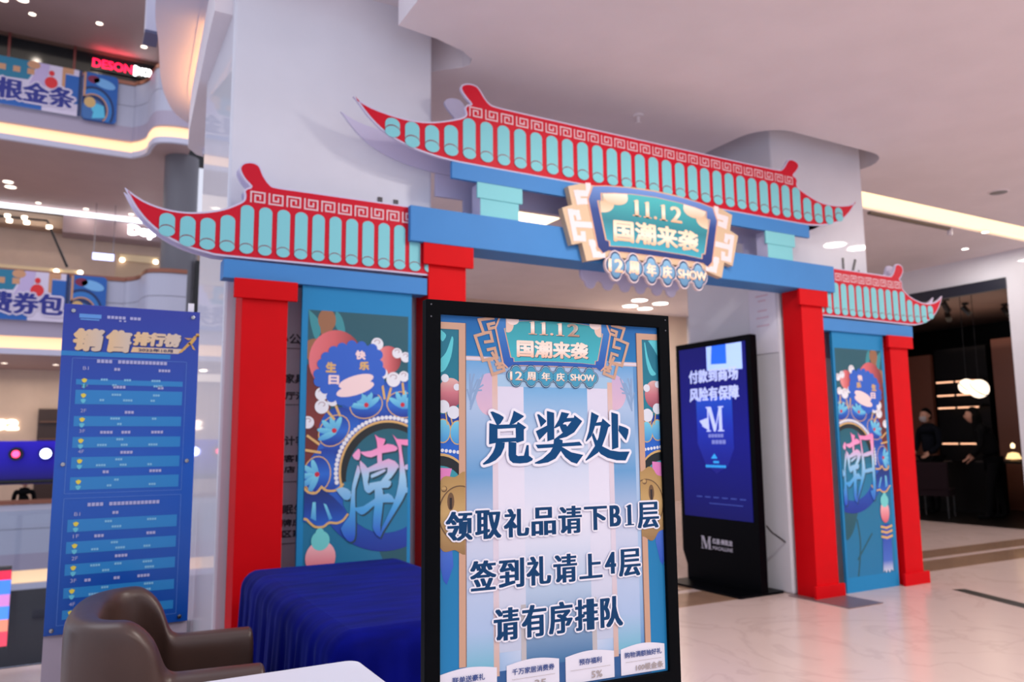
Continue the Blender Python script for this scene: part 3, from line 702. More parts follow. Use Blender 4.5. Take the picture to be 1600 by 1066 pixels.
# ================================================================== POSTER STAND
ST = thing('poster_stand', 'black framed notice stand with the big blue prize collection poster', 'poster stand', (.69, 1.646, 0), R(-4))
ZT = 1.773
blk = mt('stand_black', (5, 7, 11), .6, spec=.06, noise=.1, scale=40)
PW, PH = .674, .93
b = B().prism([[(0, ZT - PH), (PW, ZT - PH), (PW, ZT), (0, ZT)], [(.036, ZT - .896), (.036, ZT - .033), (.641, ZT - .033), (.641, ZT - .896)]], -.012, .016)
b.build('frame', blk, ST, bevel=.002)
B().box(.02, PW - .02, .012, .018, ZT - PH + .01, ZT - .01).build('back_panel', blk, ST)
b = B().tube([(PW / 2, .03, .02), (PW / 2, .03, 1.2)], .019, 14).build('post', blk, ST, smooth=True)
B().rbox(PW / 2 - .2, PW / 2 + .2, -.09, .22, 0, .012, .02).build('base_plate', blk, ST)
for sx in (.012, PW - .012):
    for z in (ZT - .012, ZT - .04): B().lathe([(.0001, 0), (.002, 0), (.002, .0008), (.0001, .001)], 8).build('screw', mt('dull_screw', (90, 90, 96), .5), ST).matrix_local = Matrix.Translation((sx, -.012, z)) @ Matrix.Rotation(R(90), 4, 'X')

def sheet_mat():
    m = bpy.data.materials.new('poster_sheet_print'); m.use_nodes = True; nt = m.node_tree; bb = nt.nodes['Principled BSDF']
    bb.inputs['Roughness'].default_value = .3; bb.inputs['Specular IOR Level'].default_value = .35
    tc = nt.nodes.new('ShaderNodeTexCoord'); mp = nt.nodes.new('ShaderNodeMapping'); gr = nt.nodes.new('ShaderNodeTexGradient'); gr.gradient_type = 'SPHERICAL'
    mp.inputs['Location'].default_value = (-.5 / .52, 0, -.44 / .56); mp.inputs['Scale'].default_value = (1 / .52, 0, 1 / .56)
    nz = nt.nodes.new('ShaderNodeTexNoise'); nz.inputs['Scale'].default_value = 3; ad = nt.nodes.new('ShaderNodeMath'); ad.operation = 'MULTIPLY_ADD'; ad.inputs[1].default_value = .18
    rp = nt.nodes.new('ShaderNodeValToRGB'); e = rp.color_ramp.elements
    e[0].position = .12; e[0].color = lin((96, 152, 204)); e[1].position = .62; e[1].color = lin((236, 234, 246))
    x = e.new(.34); x.color = lin((178, 204, 232))
    nt.links.new(tc.outputs['Generated'], mp.inputs[0]); nt.links.new(mp.outputs[0], gr.inputs[0]); nt.links.new(tc.outputs['Generated'], nz.inputs['Vector'])
    nt.links.new(nz.outputs[0], ad.inputs[0]); nt.links.new(gr.outputs[1], ad.inputs[2]); nt.links.new(ad.outputs[0], rp.inputs[0]); nt.links.new(rp.outputs[0], bb.inputs['Base Color'])
    return m
PO = B().box(.034, .643, -.002, .004, ZT - .898, ZT - .031).build('poster', sheet_mat(), ST); PO['label'] = 'printed poster sheet with dark blue lettering'
WIN = (.0365, .6405, -.8955, -.0335)
def pl(b, poly, k, win=WIN, mi=0):
    p = clip(poly, *win)
    if len(p) > 2: b.poly(p, lambda u, v, k=k: (u, -.002 - .00012 * k, ZT + v), mi)
    return b
def padd(name, polys, k, mat, win=WIN):
    if len(polys) > 12:
        b = B()
        for i, p in enumerate(polys): pl(b, p, k + .02 * i, win)
        if b.f: b.build(name, mat, PO)['kind'] = 'stuff'
        return
    for i, p in enumerate(polys):
        b = pl(B(), p, k + .02 * i, win)
        if b.f: b.build(name, mat, PO)
def rect(a, b_, c, d): return [(a, c), (b_, c), (b_, d), (a, d)]
topb = gm('poster_top_blue', [(0, (30, 124, 184)), (1, (10, 98, 168))])
padd('sky_band_print', [rect(.03, .65, -.125, -.03)], 1, topb)
padd('sky_band_print', [rect(.03, .65, -.9, -.84)], 1, mt('poster_deep_blue', (36, 92, 150), .4))
tanp = mt('poster_tan', (208, 164, 136), .4); tanl = gm('poster_tan_pale', [(0, (214, 178, 160)), (.35, (226, 216, 228)), (.75, (228, 214, 222)), (1, (226, 186, 166))])
inner_b = gm('poster_inner_blue', [(0, (58, 116, 164)), (.28, (190, 210, 232)), (.5, (236, 235, 246)), (.75, (206, 220, 240)), (1, (110, 176, 222))])
padd('inner_wall_print', [rect(.181, .249, -.80, -.184), rect(.425, .484, -.80, -.184)], 2, gm('poster_inner_wall', [(0, (196, 206, 226)), (.5, (236, 234, 246)), (1, (226, 222, 238))]))
padd('inner_door_print', [rect(.249, .425, -.84, -.187)], 2, inner_b)
padd('inner_door_print', [rect(.236, .249, -.84, -.70), rect(.425, .438, -.84, -.70)], 3, mt('poster_grey_tan', (196, 190, 190), .4))
padd('inner_lintel_print', [rect(.167, .50, -.196, -.168)], 3, mt('poster_lintel', (168, 204, 230), .4))
padd('inner_post_print', [rect(.167, .181, -.85, -.168), rect(.484, .498, -.845, -.18)], 4, tanl)
padd('side_lintel_print', [rect(.099, .17, -.137, -.127), rect(.498, .578, -.137, -.127)], 4, tanl)
side_g = gm('poster_side_panel', [(0, (120, 190, 212)), (.12, (176, 200, 232)), (.4, (206, 214, 234)), (.62, (104, 162, 210)), (.85, (178, 202, 230)), (1, (110, 170, 218))])
padd('side_panel_print', [rect(.099, .167, -.83, -.137), rect(.498, .563, -.83, -.137)], 3, side_g)
pkm = gm('poster_peach_haze', [(0, (226, 190, 208)), (1, (206, 180, 212))])
padd('peach_haze_print', [clip(ell(.16, -.215, .035, .05), .1, .167, -.3, -.15), clip(ell(.505, -.205, .035, .045), .498, .57, -.3, -.15)], 4, pkm)
padd('pine_haze_print', [q for sx, ux in ((1, .112), (-1, .556)) for i in range(9) for q in stroke([(ux, -.25 + .006 * i), (ux + sx * (.012 + .02 * math.cos(i)), -.17 - .012 * (i % 4))], .004)], 5, mt('poster_pine', (140, 170, 206), .4))
# outer strips
padd('strip_print', [rect(.036, .084, -.9, -.065), rect(.592, .645, -.9, -.065)], 2, gm('poster_strip', [(0, (18, 130, 188)), (.4, (18, 126, 178)), (.75, (24, 130, 150)), (1, (28, 116, 138))]))
padd('strip_leaf_print', [smooth_path([(.038, -.068), (.052, -.08), (.044, -.095), (.038, -.09)], 3), smooth_path([(.066, -.082), (.07, -.09), (.064, -.13), (.05, -.16), (.036, -.165), (.036, -.14), (.052, -.12), (.066, -.082)], 3),
                          smooth_path([(.60, -.076), (.603, -.074), (.61, -.11), (.622, -.14), (.634, -.155), (.618, -.158), (.606, -.13), (.60, -.076)], 3), smooth_path([(.612, -.068), (.645, -.066), (.645, -.11), (.63, -.09), (.612, -.068)], 3)], 3, mt('poster_leaf', (92, 206, 214), .4))
padd('strip_peach_print', [ell(.063, -.213, .03, .034), ell(.627, -.208, .03, .036)], 4, gm('poster_peach', [(0, (150, 70, 92)), (.5, (206, 122, 132)), (1, (228, 184, 176))]))
padd('strip_fan_print', [ell(.03, -.36, .085, .095, 40), ell(.648, -.36, .085, .095, 40), rect(.036, .084, -.35, -.27), rect(.592, .645, -.35, -.265)], 4, royal, (.0365, .084, -.42, -.26)) if 0 else None
for win, cx in (((.0365, .0835, -.42, -.25), .036), ((.5925, .6405, -.42, -.25), .643)):
    padd('strip_fan_print', [rect(.03, .65, -.42, -.262)], 3, royal, win)
    padd('strip_feather_print', [ell(cx + dx, -.30 + dz, .02, .028, 16) for dx, dz in ((.008, 0), (.044, -.004), (-.01, 0), (-.044, -.004))], 5, goldm, win)
    padd('strip_feather_print', [ell(cx + dx, -.30 + dz, .0175, .0255, 16) for dx, dz in ((.008, 0), (.044, -.004), (-.01, 0), (-.044, -.004))], 6, aqua, win)
    padd('strip_pearl_print', [ell(cx + dx, -.343 - abs(dx) * .12, .0042, .0042, 10) for dx in [i * .0095 - .05 for i in range(12)]], 6, pearl, win)
    padd('strip_gold_rim_print', [ell(cx, -.43, .075, .080, 40)], 6, goldm, win)
    padd('strip_black_band_print', [ell(cx, -.43, .072, .074, 40)], 7, blackp, win)
    padd('strip_centre_print', [ell(cx, -.44, .060, .062, 40)], 8, mt('poster_fan_teal', (48, 150, 164), .4), win)
    padd('strip_character_print', [[(cx - .03, -.38), (cx + .03, -.385), (cx + .02, -.42), (cx - .03, -.42)]], 9, mt('poster_pink', (226, 130, 190), .4), win)
    padd('strip_stick_print', [q for dx in (-.03, -.018, .018, .03) for q in stroke([(cx + dx * .8, -.255), (cx + dx * 1.05, -.285)], .003)], 7, goldm, win)
padd('strip_pearl_print', [ell(.049, -.18, .0095), ell(.045, -.245, .015), ell(.07, -.258, .015), ell(.078, -.2, .008), ell(.603, -.192, .01), ell(.634, -.245, .014), ell(.603, -.262, .017), ell(.638, -.182, .009)], 8, pearl)
padd('post_print', [rect(.083, .099, -.82, -.05), rect(.576, .592, -.825, -.05), rect(.036, .099, -.066, -.05), rect(.576, .641, -.066, -.05)], 10, tanp)
padd('post_shade_print', [rect(.099, .101, -.82, -.05), rect(.574, .576, -.825, -.05)], 10, mt('poster_brown_line', (128, 92, 84), .4))
# golden lock ornaments
ornm = gm('poster_gold_ornament', [(0, (150, 116, 74)), (.5, (206, 170, 110)), (1, (176, 140, 84))]); ornd = mt('poster_gold_dark', (112, 82, 52), .4)
for cx, x0, x1 in ((.085, .0365, .098), (.592, .574, .6405)):
    win = (x0, x1, -.6, -.38)
    sc = [(cx + (.075 + .006 * math.cos(9 * t)) * math.cos(t), -.485 + (.088 + .006 * math.cos(9 * t)) * math.sin(t)) for t in [i * 6.28318 / 72 for i in range(72)]]
    padd('gold_ornament_print', [sc], 11, ornm, win)
    padd('ornament_ring_print', [ell(cx, -.485, .052, .062, 40)], 12, ornd, win)
    padd('ornament_disc_print', [ell(cx, -.485, .049, .059, 40)], 13, ornm, win)
    kx = .063 if cx < .3 else .607
    padd('ornament_ring_print', [ell(.5 * (x0 + x1) - .02, -.43, .007), ell(kx, -.458, .0085, .02, 16)], 14, ornd, win)
    padd('ornament_disc_print', [ell(.5 * (x0 + x1) - .021, -.429, .0055)], 15, ornm, win)
    padd('keyhole_print', [rect(kx - .003, kx + .003, -.475, -.45)], 15, mt('poster_keyhole', (40, 26, 20), .4), win)
    kx2 = .05 if cx < .3 else .632
    padd('strip_tassel_print', [[(kx2 - .014, -.55), (kx2 + .016, -.55), (kx2 + .02, -.60), (kx2 + .004, -.64), (kx2 - .004, -.63), (kx2 - .016, -.58)]], 5, gm('poster_tassel', [(0, (40, 86, 190)), (1, (74, 116, 206))]), WIN)
# plaque picture at the head of the poster
PS = .368; pc = (.3365, -.03)
def pp(x, z): return (pc[0] + x * .232, -.172 + (z - 2.822) * .222)
for sg in (0, 1):
    mx_ = (lambda x: .673 - x) if sg else (lambda x: x)
    ps_ = []
    for pth in ([(.170, -.034), (.134, -.040), (.146, -.072), (.124, -.079), (.144, -.136), (.180, -.128), (.174, -.106), (.157, -.110)], [(.146, -.071), (.163, -.068), (.168, -.089), (.150, -.092)], [(.172, -.046), (.157, -.050), (.160, -.060), (.178, -.055)],
                [(.157, -.133), (.168, -.168), (.198, -.158), (.196, -.149), (.182, -.152)], [(.168, -.118), (.187, -.149)], [(.178, -.055), (.200, -.140), (.178, -.144)]):
        ps_ += stroke([(mx_(x), z) for x, z in pth], .0072)
    padd('plaque_scroll_print', ps_, 12, tanp)
0 and padd('plaque_scroll_print', [[pp(x * sg, z) for x, z in q] for sg in (-1, 1) for q in
     ([(-.84, 3.40), (-.71, 3.44), (-.70, 3.38), (-.79, 3.36), (-.78, 3.3), (-.83, 3.3)], [(-.885, 3.21), (-.79, 3.21), (-.80, 3.16), (-.83, 3.15), (-.80, 3.03), (-.73, 3.04), (-.72, 2.99), (-.83, 2.985)], [(-.69, 3.3), (-.62, 3.3), (-.55, 2.98), (-.64, 2.99)])], 13, mt('poster_plaque_blue', (62, 134, 190), .4))
padd('plaque_frame_print', [[pp(x, z) for x, z in grow(fn_, 1.03)]], 13, copperline)
padd('plaque_frame_print', [[pp(x, z) for x, z in fn_]], 14, gm('poster_plaque_navy', [(0, (36, 88, 176)), (1, (60, 130, 196))]))
padd('plaque_panel_print', [[pp(x, z) for x, z in grow(ft, 1.02)]], 15, copperline)
padd('plaque_panel_print', [[pp(x, z) for x, z in ft]], 16, gm('poster_plaque_teal', [(0, (66, 186, 200)), (1, (54, 160, 168))]))
for mx_ in (lambda x: x, lambda x: .673 - x):
    padd('cloud_print', [[(mx_(x), z) for x, z in clip(ell(.2085, -.046, .0155, .0205), .2035, .3, -.09, -.03)]], 17, mt('poster_cloud_tan', (236, 200, 180), .4))
    padd('cloud_print', [[(mx_(x), z) for x, z in clip(ell(.2215, -.036, .0165, .0115), .2035, .3, -.09, -.03)]], 17.4, mt('poster_cloud', (246, 222, 212), .4))
gold_p = gm('poster_gold_letters', [(0, (246, 190, 158)), (.5, (255, 244, 230)), (1, (252, 226, 204))]); shp = mt('poster_letter_shadow', (20, 82, 104), .4)
yk = lambda k: -.002 - .00012 * k
f3 = lambda u, v, y: (u, y, ZT + v)
def dated(k, mat, dx=0, dz=0):
    b = B(); d = B(); date(d, .262 + dx, .405 + dx, -.068 + dz, -.036 + dz, 0)
    b.add([(x, yk(k), ZT + z) for x, y, z in d.v], d.f); return b.build('lettering', mat, PO)
dated(18, shp, .0015, -.0012); dated(19, gold_p)
for k, m_, dx in ((18, shp, .0018), (19, gold_p, 0)):
    letters('国潮来袭', .231 + dx, .43 + dx, -.125 - dx * .7, -.082 - dx * .7, yk(k), m_, PO, bold=.0016, bx=.0024, fn=f3, eps=4e-6)
MP = [.229, .269, .309, .349, .392, .432]
for i, x in enumerate(MP):
    padd('medallion_print', [quat(x, -.170, .0255, .0275)], 18, med_n); padd('medallion_print', [quat(x, -.170, .0255, .0275, .93)], 19, mt('poster_lobe_edge', (170, 212, 226), .4))
    padd('medallion_print', [quat(x, -.170, .0255, .0275, .87)], 20, med_n); padd('medallion_print', [quat(x, -.170, .0255, .0275, .82)], 21, mt('poster_lobe', (64, 158, 190), .4))
for s_, x0, x1, k in (('12', .2125, .2455, 0), ('周', .2575, .281, 0), ('年', .297, .321, 0), ('庆', .337, .361, 0), ('SHOW', .377, .447, 0)):
    h = .0105 if len(s_) < 3 else .0085
    for kk, m_, d in ((22, shp, .0008), (23, gold_p, 0)):
        letters(s_, x0 + d, x1 + d, -.17 - h - d, -.17 + h - d, yk(kk), m_, PO, bold=.0005, bx=.0011, fn=f3, eps=4e-6)
# main notice: white halo behind, dark blue strokes thick on the uprights
ink = mt('notice_blue', (12, 74, 124), .5, spec=.15); halo = mt('notice_halo', (244, 242, 250), .4)
ink2 = mt('notice_navy', (18, 66, 110), .5, spec=.15)
def notice(s, u0, u1, v0, v1, bx, bz, hal, ik):
    n = len(s); cells = [.58 if c in 'B14' else 1.0 for c in s]; tot = sum(cells); x = u0; W = u1 - u0
    hb, tb = B(), B()
    for c, cw in zip(s, cells):
        wd = W * cw / tot; pad = wd * (.04 if cw == 1 else .10)
        a, d = x + pad, x + wd - pad
        zz0, zz1 = (v0, v1)
        if c == '下' or c == '上': zz0, zz1 = v0 + .004, v1 - .004
        if c in 'B14': zz0, zz1 = v0 + .010, v1 - .004
        if c == '1':
            for j in range(12):
                for jj, q in enumerate(one(.5 * (a + d), zz0, zz1 - zz0, (d - a) * .8)): hb.poly([(u + hal * math.cos(j * .5236), v + hal * math.sin(j * .5236)) for u, v in q], lambda u, v, j=j, jj=jj: (u, yk(26) - 4e-6 * (2 * j + jj), ZT + v))
        else: tmesh(hb, c, a - hal, d + hal, zz0 - hal, zz1 + hal, yk(26), bold=hal + bz, bx=hal + bx, fn=f3, n=12, eps=4e-6)
        if c == '1':
            m_ = .5 * (a + d)
            for jj, q in enumerate(one(m_, zz0, zz1 - zz0, (d - a) * .8)): tb.poly(q, lambda u, v, jj=jj: (u, yk(27) - 4e-6 * jj, ZT + v))
        else: tmesh(tb, c, a, d, zz0, zz1, yk(27), bold=bz, bx=bx, fn=f3, square=True, eps=4e-6)
        x += wd
    hb.build('letter_halo', halo, PO); tb.build('lettering', ik, PO)
# the three large title characters, strokes in tenths of a millimetre on the sheet
TITLE = [[[(1607,-2564),(1668,-2553),(1841,-2619),(1947,-2680),(1947,-2715),(1868,-2830),(1820,-2865),(1766,-2865)],[(2212,-2532),(2478,-2655),(2468,-2678),(2209,-2844),(2091,-2865),(2172,-2670)],[(1580,-2826),(1762,-2865),(2288,-2851),(2318,-2794),(2540,-2927),(2474,-2975),(2471,-3237),(2293,-3288),(2254,-3256),(1749,-3283),(1568,-3316)],[(1740,-3274),(1975,-3277),(1960,-3390),(1872,-3563),(1737,-3682),(1584,-3748),(1433,-3782),(1405,-3758),(1547,-3644),(1662,-3507),(1720,-3387)],[(2068,-3260),(2273,-3279),(2264,-3569),(2309,-3596),(2466,-3590),(2539,-3344),(2594,-3345),(2599,-3592),(2704,-3665),(2683,-3709),(2553,-3759),(2356,-3772),(2180,-3756),(2093,-3688),(2065,-3583)]],[[(2830,-2614),(2881,-2613),(3078,-2766),(3071,-2793),(2927,-2919)],[(2790,-3017),(3111,-2874),(3118,-3018),(2882,-3226)],[(3096,-2531),(3295,-2575),(3289,-3208),(3098,-3261)],[(3498,-2552),(3717,-2591),(3642,-2701),(3842,-2691),(3854,-2627),(4073,-2773),(4040,-2819),(3844,-3048),(3632,-3156),(3320,-3227),(3300,-3199),(3509,-3065),(3637,-2920),(3766,-2783),(3577,-2801),(3513,-2865),(3315,-2947),(3284,-2937),(3422,-2738)],[(3472,-2847),(3617,-2856),(3662,-2920),(3593,-3011),(3509,-3047),(3440,-2901)],[(2779,-3338),(3215,-3325),(3987,-3278),(4066,-3370),(3503,-3391),(3255,-3409),(2838,-3427)],[(3279,-3208),(3382,-3191),(3516,-3237),(3514,-3355),(3459,-3499),(3311,-3676),(3106,-3761),(2863,-3792),(2753,-3781),(2753,-3758),(2965,-3669),(3171,-3512),(3255,-3388)],[(3419,-3408),(3502,-3400),(3750,-3530),(4086,-3599),(3901,-3810),(3745,-3765),(3580,-3645),(3479,-3517)]],[[(4342,-2546),(4557,-2642),(4476,-2810),(4384,-3032),(4316,-3161),(4174,-3280),(4163,-3261),(4255,-3032),(4304,-2791)],[(4465,-2813),(4629,-2791),(4664,-2707),(4901,-2884),(4823,-2931),(4763,-3108),(4635,-3386),(4511,-3550),(4325,-3658),(4162,-3742),(4141,-3724),(4262,-3583),(4418,-3392),(4532,-3181),(4605,-2884),(4442,-2893)],[(4383,-3051),(4476,-3236),(4634,-3395),(4872,-3500),(5137,-3537),(5439,-3536),(5308,-3759),(5041,-3748),(4779,-3684),(4586,-3588),(4439,-3420),(4338,-3124)],[(4922,-2550),(5121,-2601),(5107,-3429),(4917,-3482)],[(5135,-2875),(5335,-2932),(5423,-2979),(5416,-3074),(5342,-3262),(5281,-3205),(5119,-3016)]]]
THOLE = [[(1790,-2961),(2257,-2939),(2261,-3165),(1788,-3179)],None,None]
for ch, hl in zip(TITLE, THOLE):
    hb, tb = B(), B()
    for i, p in enumerate(ch):
        loops = [[(x * 1e-4, z * 1e-4) for x, z in p]] + ([[(x * 1e-4, z * 1e-4) for x, z in hl]] if hl and i == 2 else [])
        tb.poly(loops, lambda u, v, i=i: (u, yk(28) - 4e-6 * i, ZT + v))
        for j in range(14):
            hb.poly(loops, lambda u, v, i=i, j=j: (u + .0066 * math.cos(j * .4488), yk(26) - 2e-6 * (j + 14 * i), ZT + v + .0066 * math.sin(j * .4488)))
    hb.build('letter_halo', halo, PO); tb.build('lettering', ink, PO)
notice('领取礼品请下B1层', .047, .630, -.546, -.481, .0030, .0008, .0042, ink2)
notice('签到礼请上4层', .106, .570, -.659, -.593, .0030, .0008, .0042, ink2)
notice('请有序排队', .163, .514, -.774, -.702, .0033, .0009, .0042, ink2)
# four benefit cards along the foot
cardm = mt('card_white', (236, 234, 244), .4); cink = mt('card_ink', (42, 74, 140), .4); cink2 = mt('card_grey_ink', (176, 164, 160), .4)
for x0, x1, s1, s2, sx in ((.036, .174, '联单送豪礼', '', 0), (.198, .333, '千万家居消费券', '35', .07), (.35, .484, '预存福利', '5%', .08), (.503, .632, '购物满额抽好礼', '100根金条', .02)):
    arc = [(x0 + (x1 - x0) * t, -.830 + .0085 * math.sin(math.pi * t)) for t in [i / 14 for i in range(15)]]
    padd('benefit_card_print', [arc + [(x1, -.891), (x0, -.891)]], 10 if x0 < .1 else 11, cardm)
    wd = (x1 - x0); n = len(s1); g = min(.0155, (wd - .012) / n); c = .5 * (x0 + x1)
    letters(s1, c - g * n / 2, c + g * n / 2, -.852, -.838, yk(28), cink, PO, bold=.0003, fn=f3, eps=4e-6)
    padd('card_rule_print', [rect(x0 + .012, x1 - .012, -.862, -.8612)], 28, cink2)
    if s2: letters(s2, c - wd * .5 + .042 if sx < .05 else c + .002, x1 - .006 if sx < .05 else c + .032, -.885, -.869, yk(28), cink2, PO, bold=.0004, fn=f3, eps=4e-6)

# ================================================================== SALES RANKING SIGN
SG = thing('ranking_sign', 'blue acrylic sales ranking sign on a pale grey stand beside the left pillar', 'sign', (-.066, 4.2, 0), 0)
blu = gm('sign_blue_print', [(0, (16, 72, 160)), (.5, (30, 88, 184)), (1, (46, 60, 158))], rough=.25)
B().box(.0, .60, .02, .05, 0, 2.06).build('stand_panel', mt('stand_grey', (172, 160, 176), .5), SG)
B().box(-.15, .72, -.05, .25, 0, .02).build('stand_foot', MATS['stand_grey'], SG)
PN = B().box(0, .60, 0, .012, .60, 2.11).build('acrylic_panel', blu, SG, bevel=.002)
B().box(.545, .572, .015, .03, 2.06, 2.155).build('stand_clip', mt('clip_white', (226, 226, 236), .4), SG)
def sgp(name, polys, k, mat):
    if len(polys) > 10:
        b = B()
        for p in polys: b.poly(p, lambda u, v, k=k: (u, -.0008 * k, v))
        b.build(name, mat, PN)['kind'] = 'stuff'; return
    for p in polys: B().poly(p, lambda u, v, k=k: (u, -.0008 * k, v)).build(name, mat, PN)
sgold = gm('sign_gold', [(0, (226, 190, 140)), (1, (206, 192, 180))], 'X', rough=.3); srow = mt('sign_row_blue', (36, 128, 196), .3); sline = mt('sign_line', (84, 130, 206), .3)
sinkm = mt('sign_small_ink', (170, 172, 214), .4); syel = mt('sign_yellow', (226, 206, 70), .4); scy = mt('sign_cyan', (96, 190, 216), .4); shd = mt('sign_shadow', (30, 36, 96), .4)
for k, m_, d in ((2, shd, .004), (3, sgold, 0)):
    letters('销', .036 + d, .166 + d, 1.888 - d, 1.998 - d, -.0008 * k, m_, PN, bold=.006, bx=.009, shear=.12); letters('售', .172 + d, .288 + d, 1.888 - d, 1.998 - d, -.0008 * k, m_, PN, bold=.006, bx=.009, shear=.12)
    letters('排行榜', .296 + d, .510 + d, 1.925 - d, 1.994 - d, -.0008 * k, m_, PN, bold=.004, bx=.006, shear=.12)
sgp('date_bar_print', [[(.292, 1.893), (.505, 1.893), (.54, 1.918), (.30, 1.918)]], 2, sgold)
letters('2022年10月', .325, .48, 1.897, 1.914, -.0008 * 4, shd, PN, bold=.0006)
sgp('runner_print', [ell(.592, 1.992, .009), [(.575, 1.985), (.588, 1.975), (.565, 1.94), (.548, 1.945)], [(.552, 1.955), (.562, 1.945), (.52, 1.90), (.505, 1.897)], [(.562, 1.945), (.572, 1.938), (.585, 1.915), (.572, 1.92)], [(.58, 1.98), (.602, 1.985), (.60, 1.99), (.575, 1.987)], [(.572, 1.975), (.55, 1.965), (.53, 1.975), (.55, 1.975)]], 3, mt('sign_runner', (206, 160, 80), .4))
sgp('logo_print', [rect(.065, .158, 2.047, 2.066), rect(.07, .15, 2.037, 2.043)], 2, mt('sign_logo_blue', (90, 150, 220), .4))
sgp('logo_print', [rect(.183 + i * .0165, .196 + i * .0165, 2.05, 2.064) for i in range(9) if i != 5] + [rect(.235, .245, 2.038, 2.045), rect(.255, .265, 2.038, 2.045)], 2, sinkm)
rnd = random.Random(3)
def words_row(z, h, xs, n):
    out = []
    for x in xs:
        k = n if isinstance(n, int) else rnd.choice(n)
        for i in range(k): out.append(rect(x + i * h * 1.05, x + i * h * 1.05 + h * .85, z, z + h))
    return out
rows = [(1.755, 1.73), (1.705, 1.638), (1.582, 1.535), (1.485, 1.435), (1.392, 1.34), (1.300, 1.242), (1.108, 1.052), (1.008, .955), (.908, .858), (.803, .757), (.705, .665)]
for z1, z0 in rows: sgp('table_row_print', [rect(.068, .532, z0, z1)], 1, srow)
sgp('header_bar_print', [rect(.0, .47, 1.865, 1.887)], 1, srow)
fr = []
for z0, z1 in ((1.225, 1.855), (.640, 1.205)):
    fr += [rect(.047, .049, z0, z1), rect(.545, .547, z0, z1), rect(.047, .547, z0, z0 + .002), rect(.047, .547, z1 - .002, z1)]
sgp('table_line_print', fr, 2, sline)
tx = words_row(1.835, .016, (.15,), 4) + words_row(1.835, .016, (.24,), 13) + words_row(1.165, .016, (.145,), 4) + words_row(1.165, .016, (.235,), 13)
for z, xs in ((1.80, (.225, .42)), (1.715, (.225, .42)), (1.595, (.28,)), (1.50, (.18, .27, .40)), (1.405, (.27,)), (1.315, (.2, .4)), (1.125, (.25,)), (1.022, (.18, .40)), (.925, (.27,)), (.825, (.15, .27, .37)), (.725, (.17, .38))): tx += words_row(z, .013, xs, (2, 3, 4))
sgp('small_print', tx, 3, sinkm)
t2 = []
for z1, z0 in rows:
    for z in ((z1 + z0) / 2 + .008, (z1 + z0) / 2 - .018):
        t2 += words_row(z, .010, rnd.choice(((.22, .40), (.25,), (.17, .27, .39))), (2, 3, 4))
sgp('small_print', t2, 3, mt('sign_row_ink', (130, 190, 226), .4))
hearts = lambda x, z, r: ell(x - r * .5, z + r * .2, r * .6, r * .55, 8) , 
sgp('medal_print', [[(.09, (z1 + z0) / 2 + .012), (.102, (z1 + z0) / 2 + .018), (.114, (z1 + z0) / 2 + .012), (.109, (z1 + z0) / 2), (.102, (z1 + z0) / 2 - .004), (.095, (z1 + z0) / 2)] for z1, z0 in rows], 3, syel)
sgp('medal_print', [[(.09, (z1 + z0) / 2 - .012), (.102, (z1 + z0) / 2 - .008), (.114, (z1 + z0) / 2 - .012), (.109, (z1 + z0) / 2 - .025), (.102, (z1 + z0) / 2 - .03), (.095, (z1 + z0) / 2 - .025)] for z1, z0 in rows], 3, scy)
for s_, z in (('B1', 1.124), ('1F', 1.024), ('2F', .925), ('3F', .826), ('4F', .722), ('B1', 1.80), ('1F', 1.715), ('2F', 1.60), ('3F', 1.505), ('4F', 1.41)): letters(s_, .093, .117, z, z + .016, -.0024, sinkm, PN)
for x, z in ((.04, 2.078), (.567, 2.080), (.035, 1.36), (.566, 1.366), (.03, .622), (.562, .625)):
    o = B().lathe([(.0001, -.02), (.011, -.02), (.012, -.004), (.009, .006), (.0001, .007)], 14).build('standoff_stud', metal, PN, smooth=True); o.matrix_local = Matrix.Translation((x, 0, z)) @ Matrix.Rotation(R(90), 4, 'X')

# ================================================================== VELVET-COVERED TABLE
def cloth(x0, x1, y0, y1, zt, drop, r=.07, seg=10, mat=None, name='tablecloth'):
    base = rrect(x0 + r, x1 - r, y0 + r, y1 - r, .001, 1)
    def ring(grow_, z, amp=0, ph=0):
        pts = []
        def put(px, py, nx, ny, s):
            wv = math.sin(s * 39 + ph + 1.5 * math.sin(s * 6.1)) * .6 + math.sin(s * 71 + 1.3 + ph + 2 * math.sin(s * 4.3)) * .45 + math.sin(s * 13) * .4
            pts.append((px + nx * (grow_ + amp * wv), py + ny * (grow_ + amp * wv), z))
        s = 0; nL = 40
        segs = [((x1 - r, y0 + r), (x1 - r, y1 - r), (1, 0)), ((x1 - r, y1 - r), (x0 + r, y1 - r), (0, 1)), ((x0 + r, y1 - r), (x0 + r, y0 + r), (-1, 0)), ((x0 + r, y0 + r), (x1 - r, y0 + r), (0, -1))]
        for (a, b_, n) in segs:
            L = math.hypot(b_[0] - a[0], b_[1] - a[1]); k = int(L / .018)
            for i in range(k + 1):
                t = i / k; put(a[0] + (b_[0] - a[0]) * t, a[1] + (b_[1] - a[1]) * t, n[0], n[1], s + L * t)
            s += L
            a0 = math.atan2(n[1], n[0])
            for i in range(1, 10): t = a0 + math.pi / 2 * i / 10; put(b_[0], b_[1], math.cos(t), math.sin(t), s + i * .012)
            s += .12
        return pts
    rings = [ring(0, zt)]
    for i in range(1, 6):
        t = math.pi / 2 * i / 5; rings.append(ring(r * math.sin(t), zt - r * (1 - math.cos(t)), .004 * i / 5))
    for i in range(1, seg + 1):
        t = i / seg; rings.append(ring(r + .025 * t, zt - r - (drop - r) * t, .004 + .02 * t ** .7, .8 * t))
    b = B().loft(rings, True, False)
    # top as a gently rumpled grid
    n0 = len(rings[0]); b.add([p for p in rings[0]], [tuple(range(n0))])
    o = b.build(name, mat, None, smooth='all'); return o
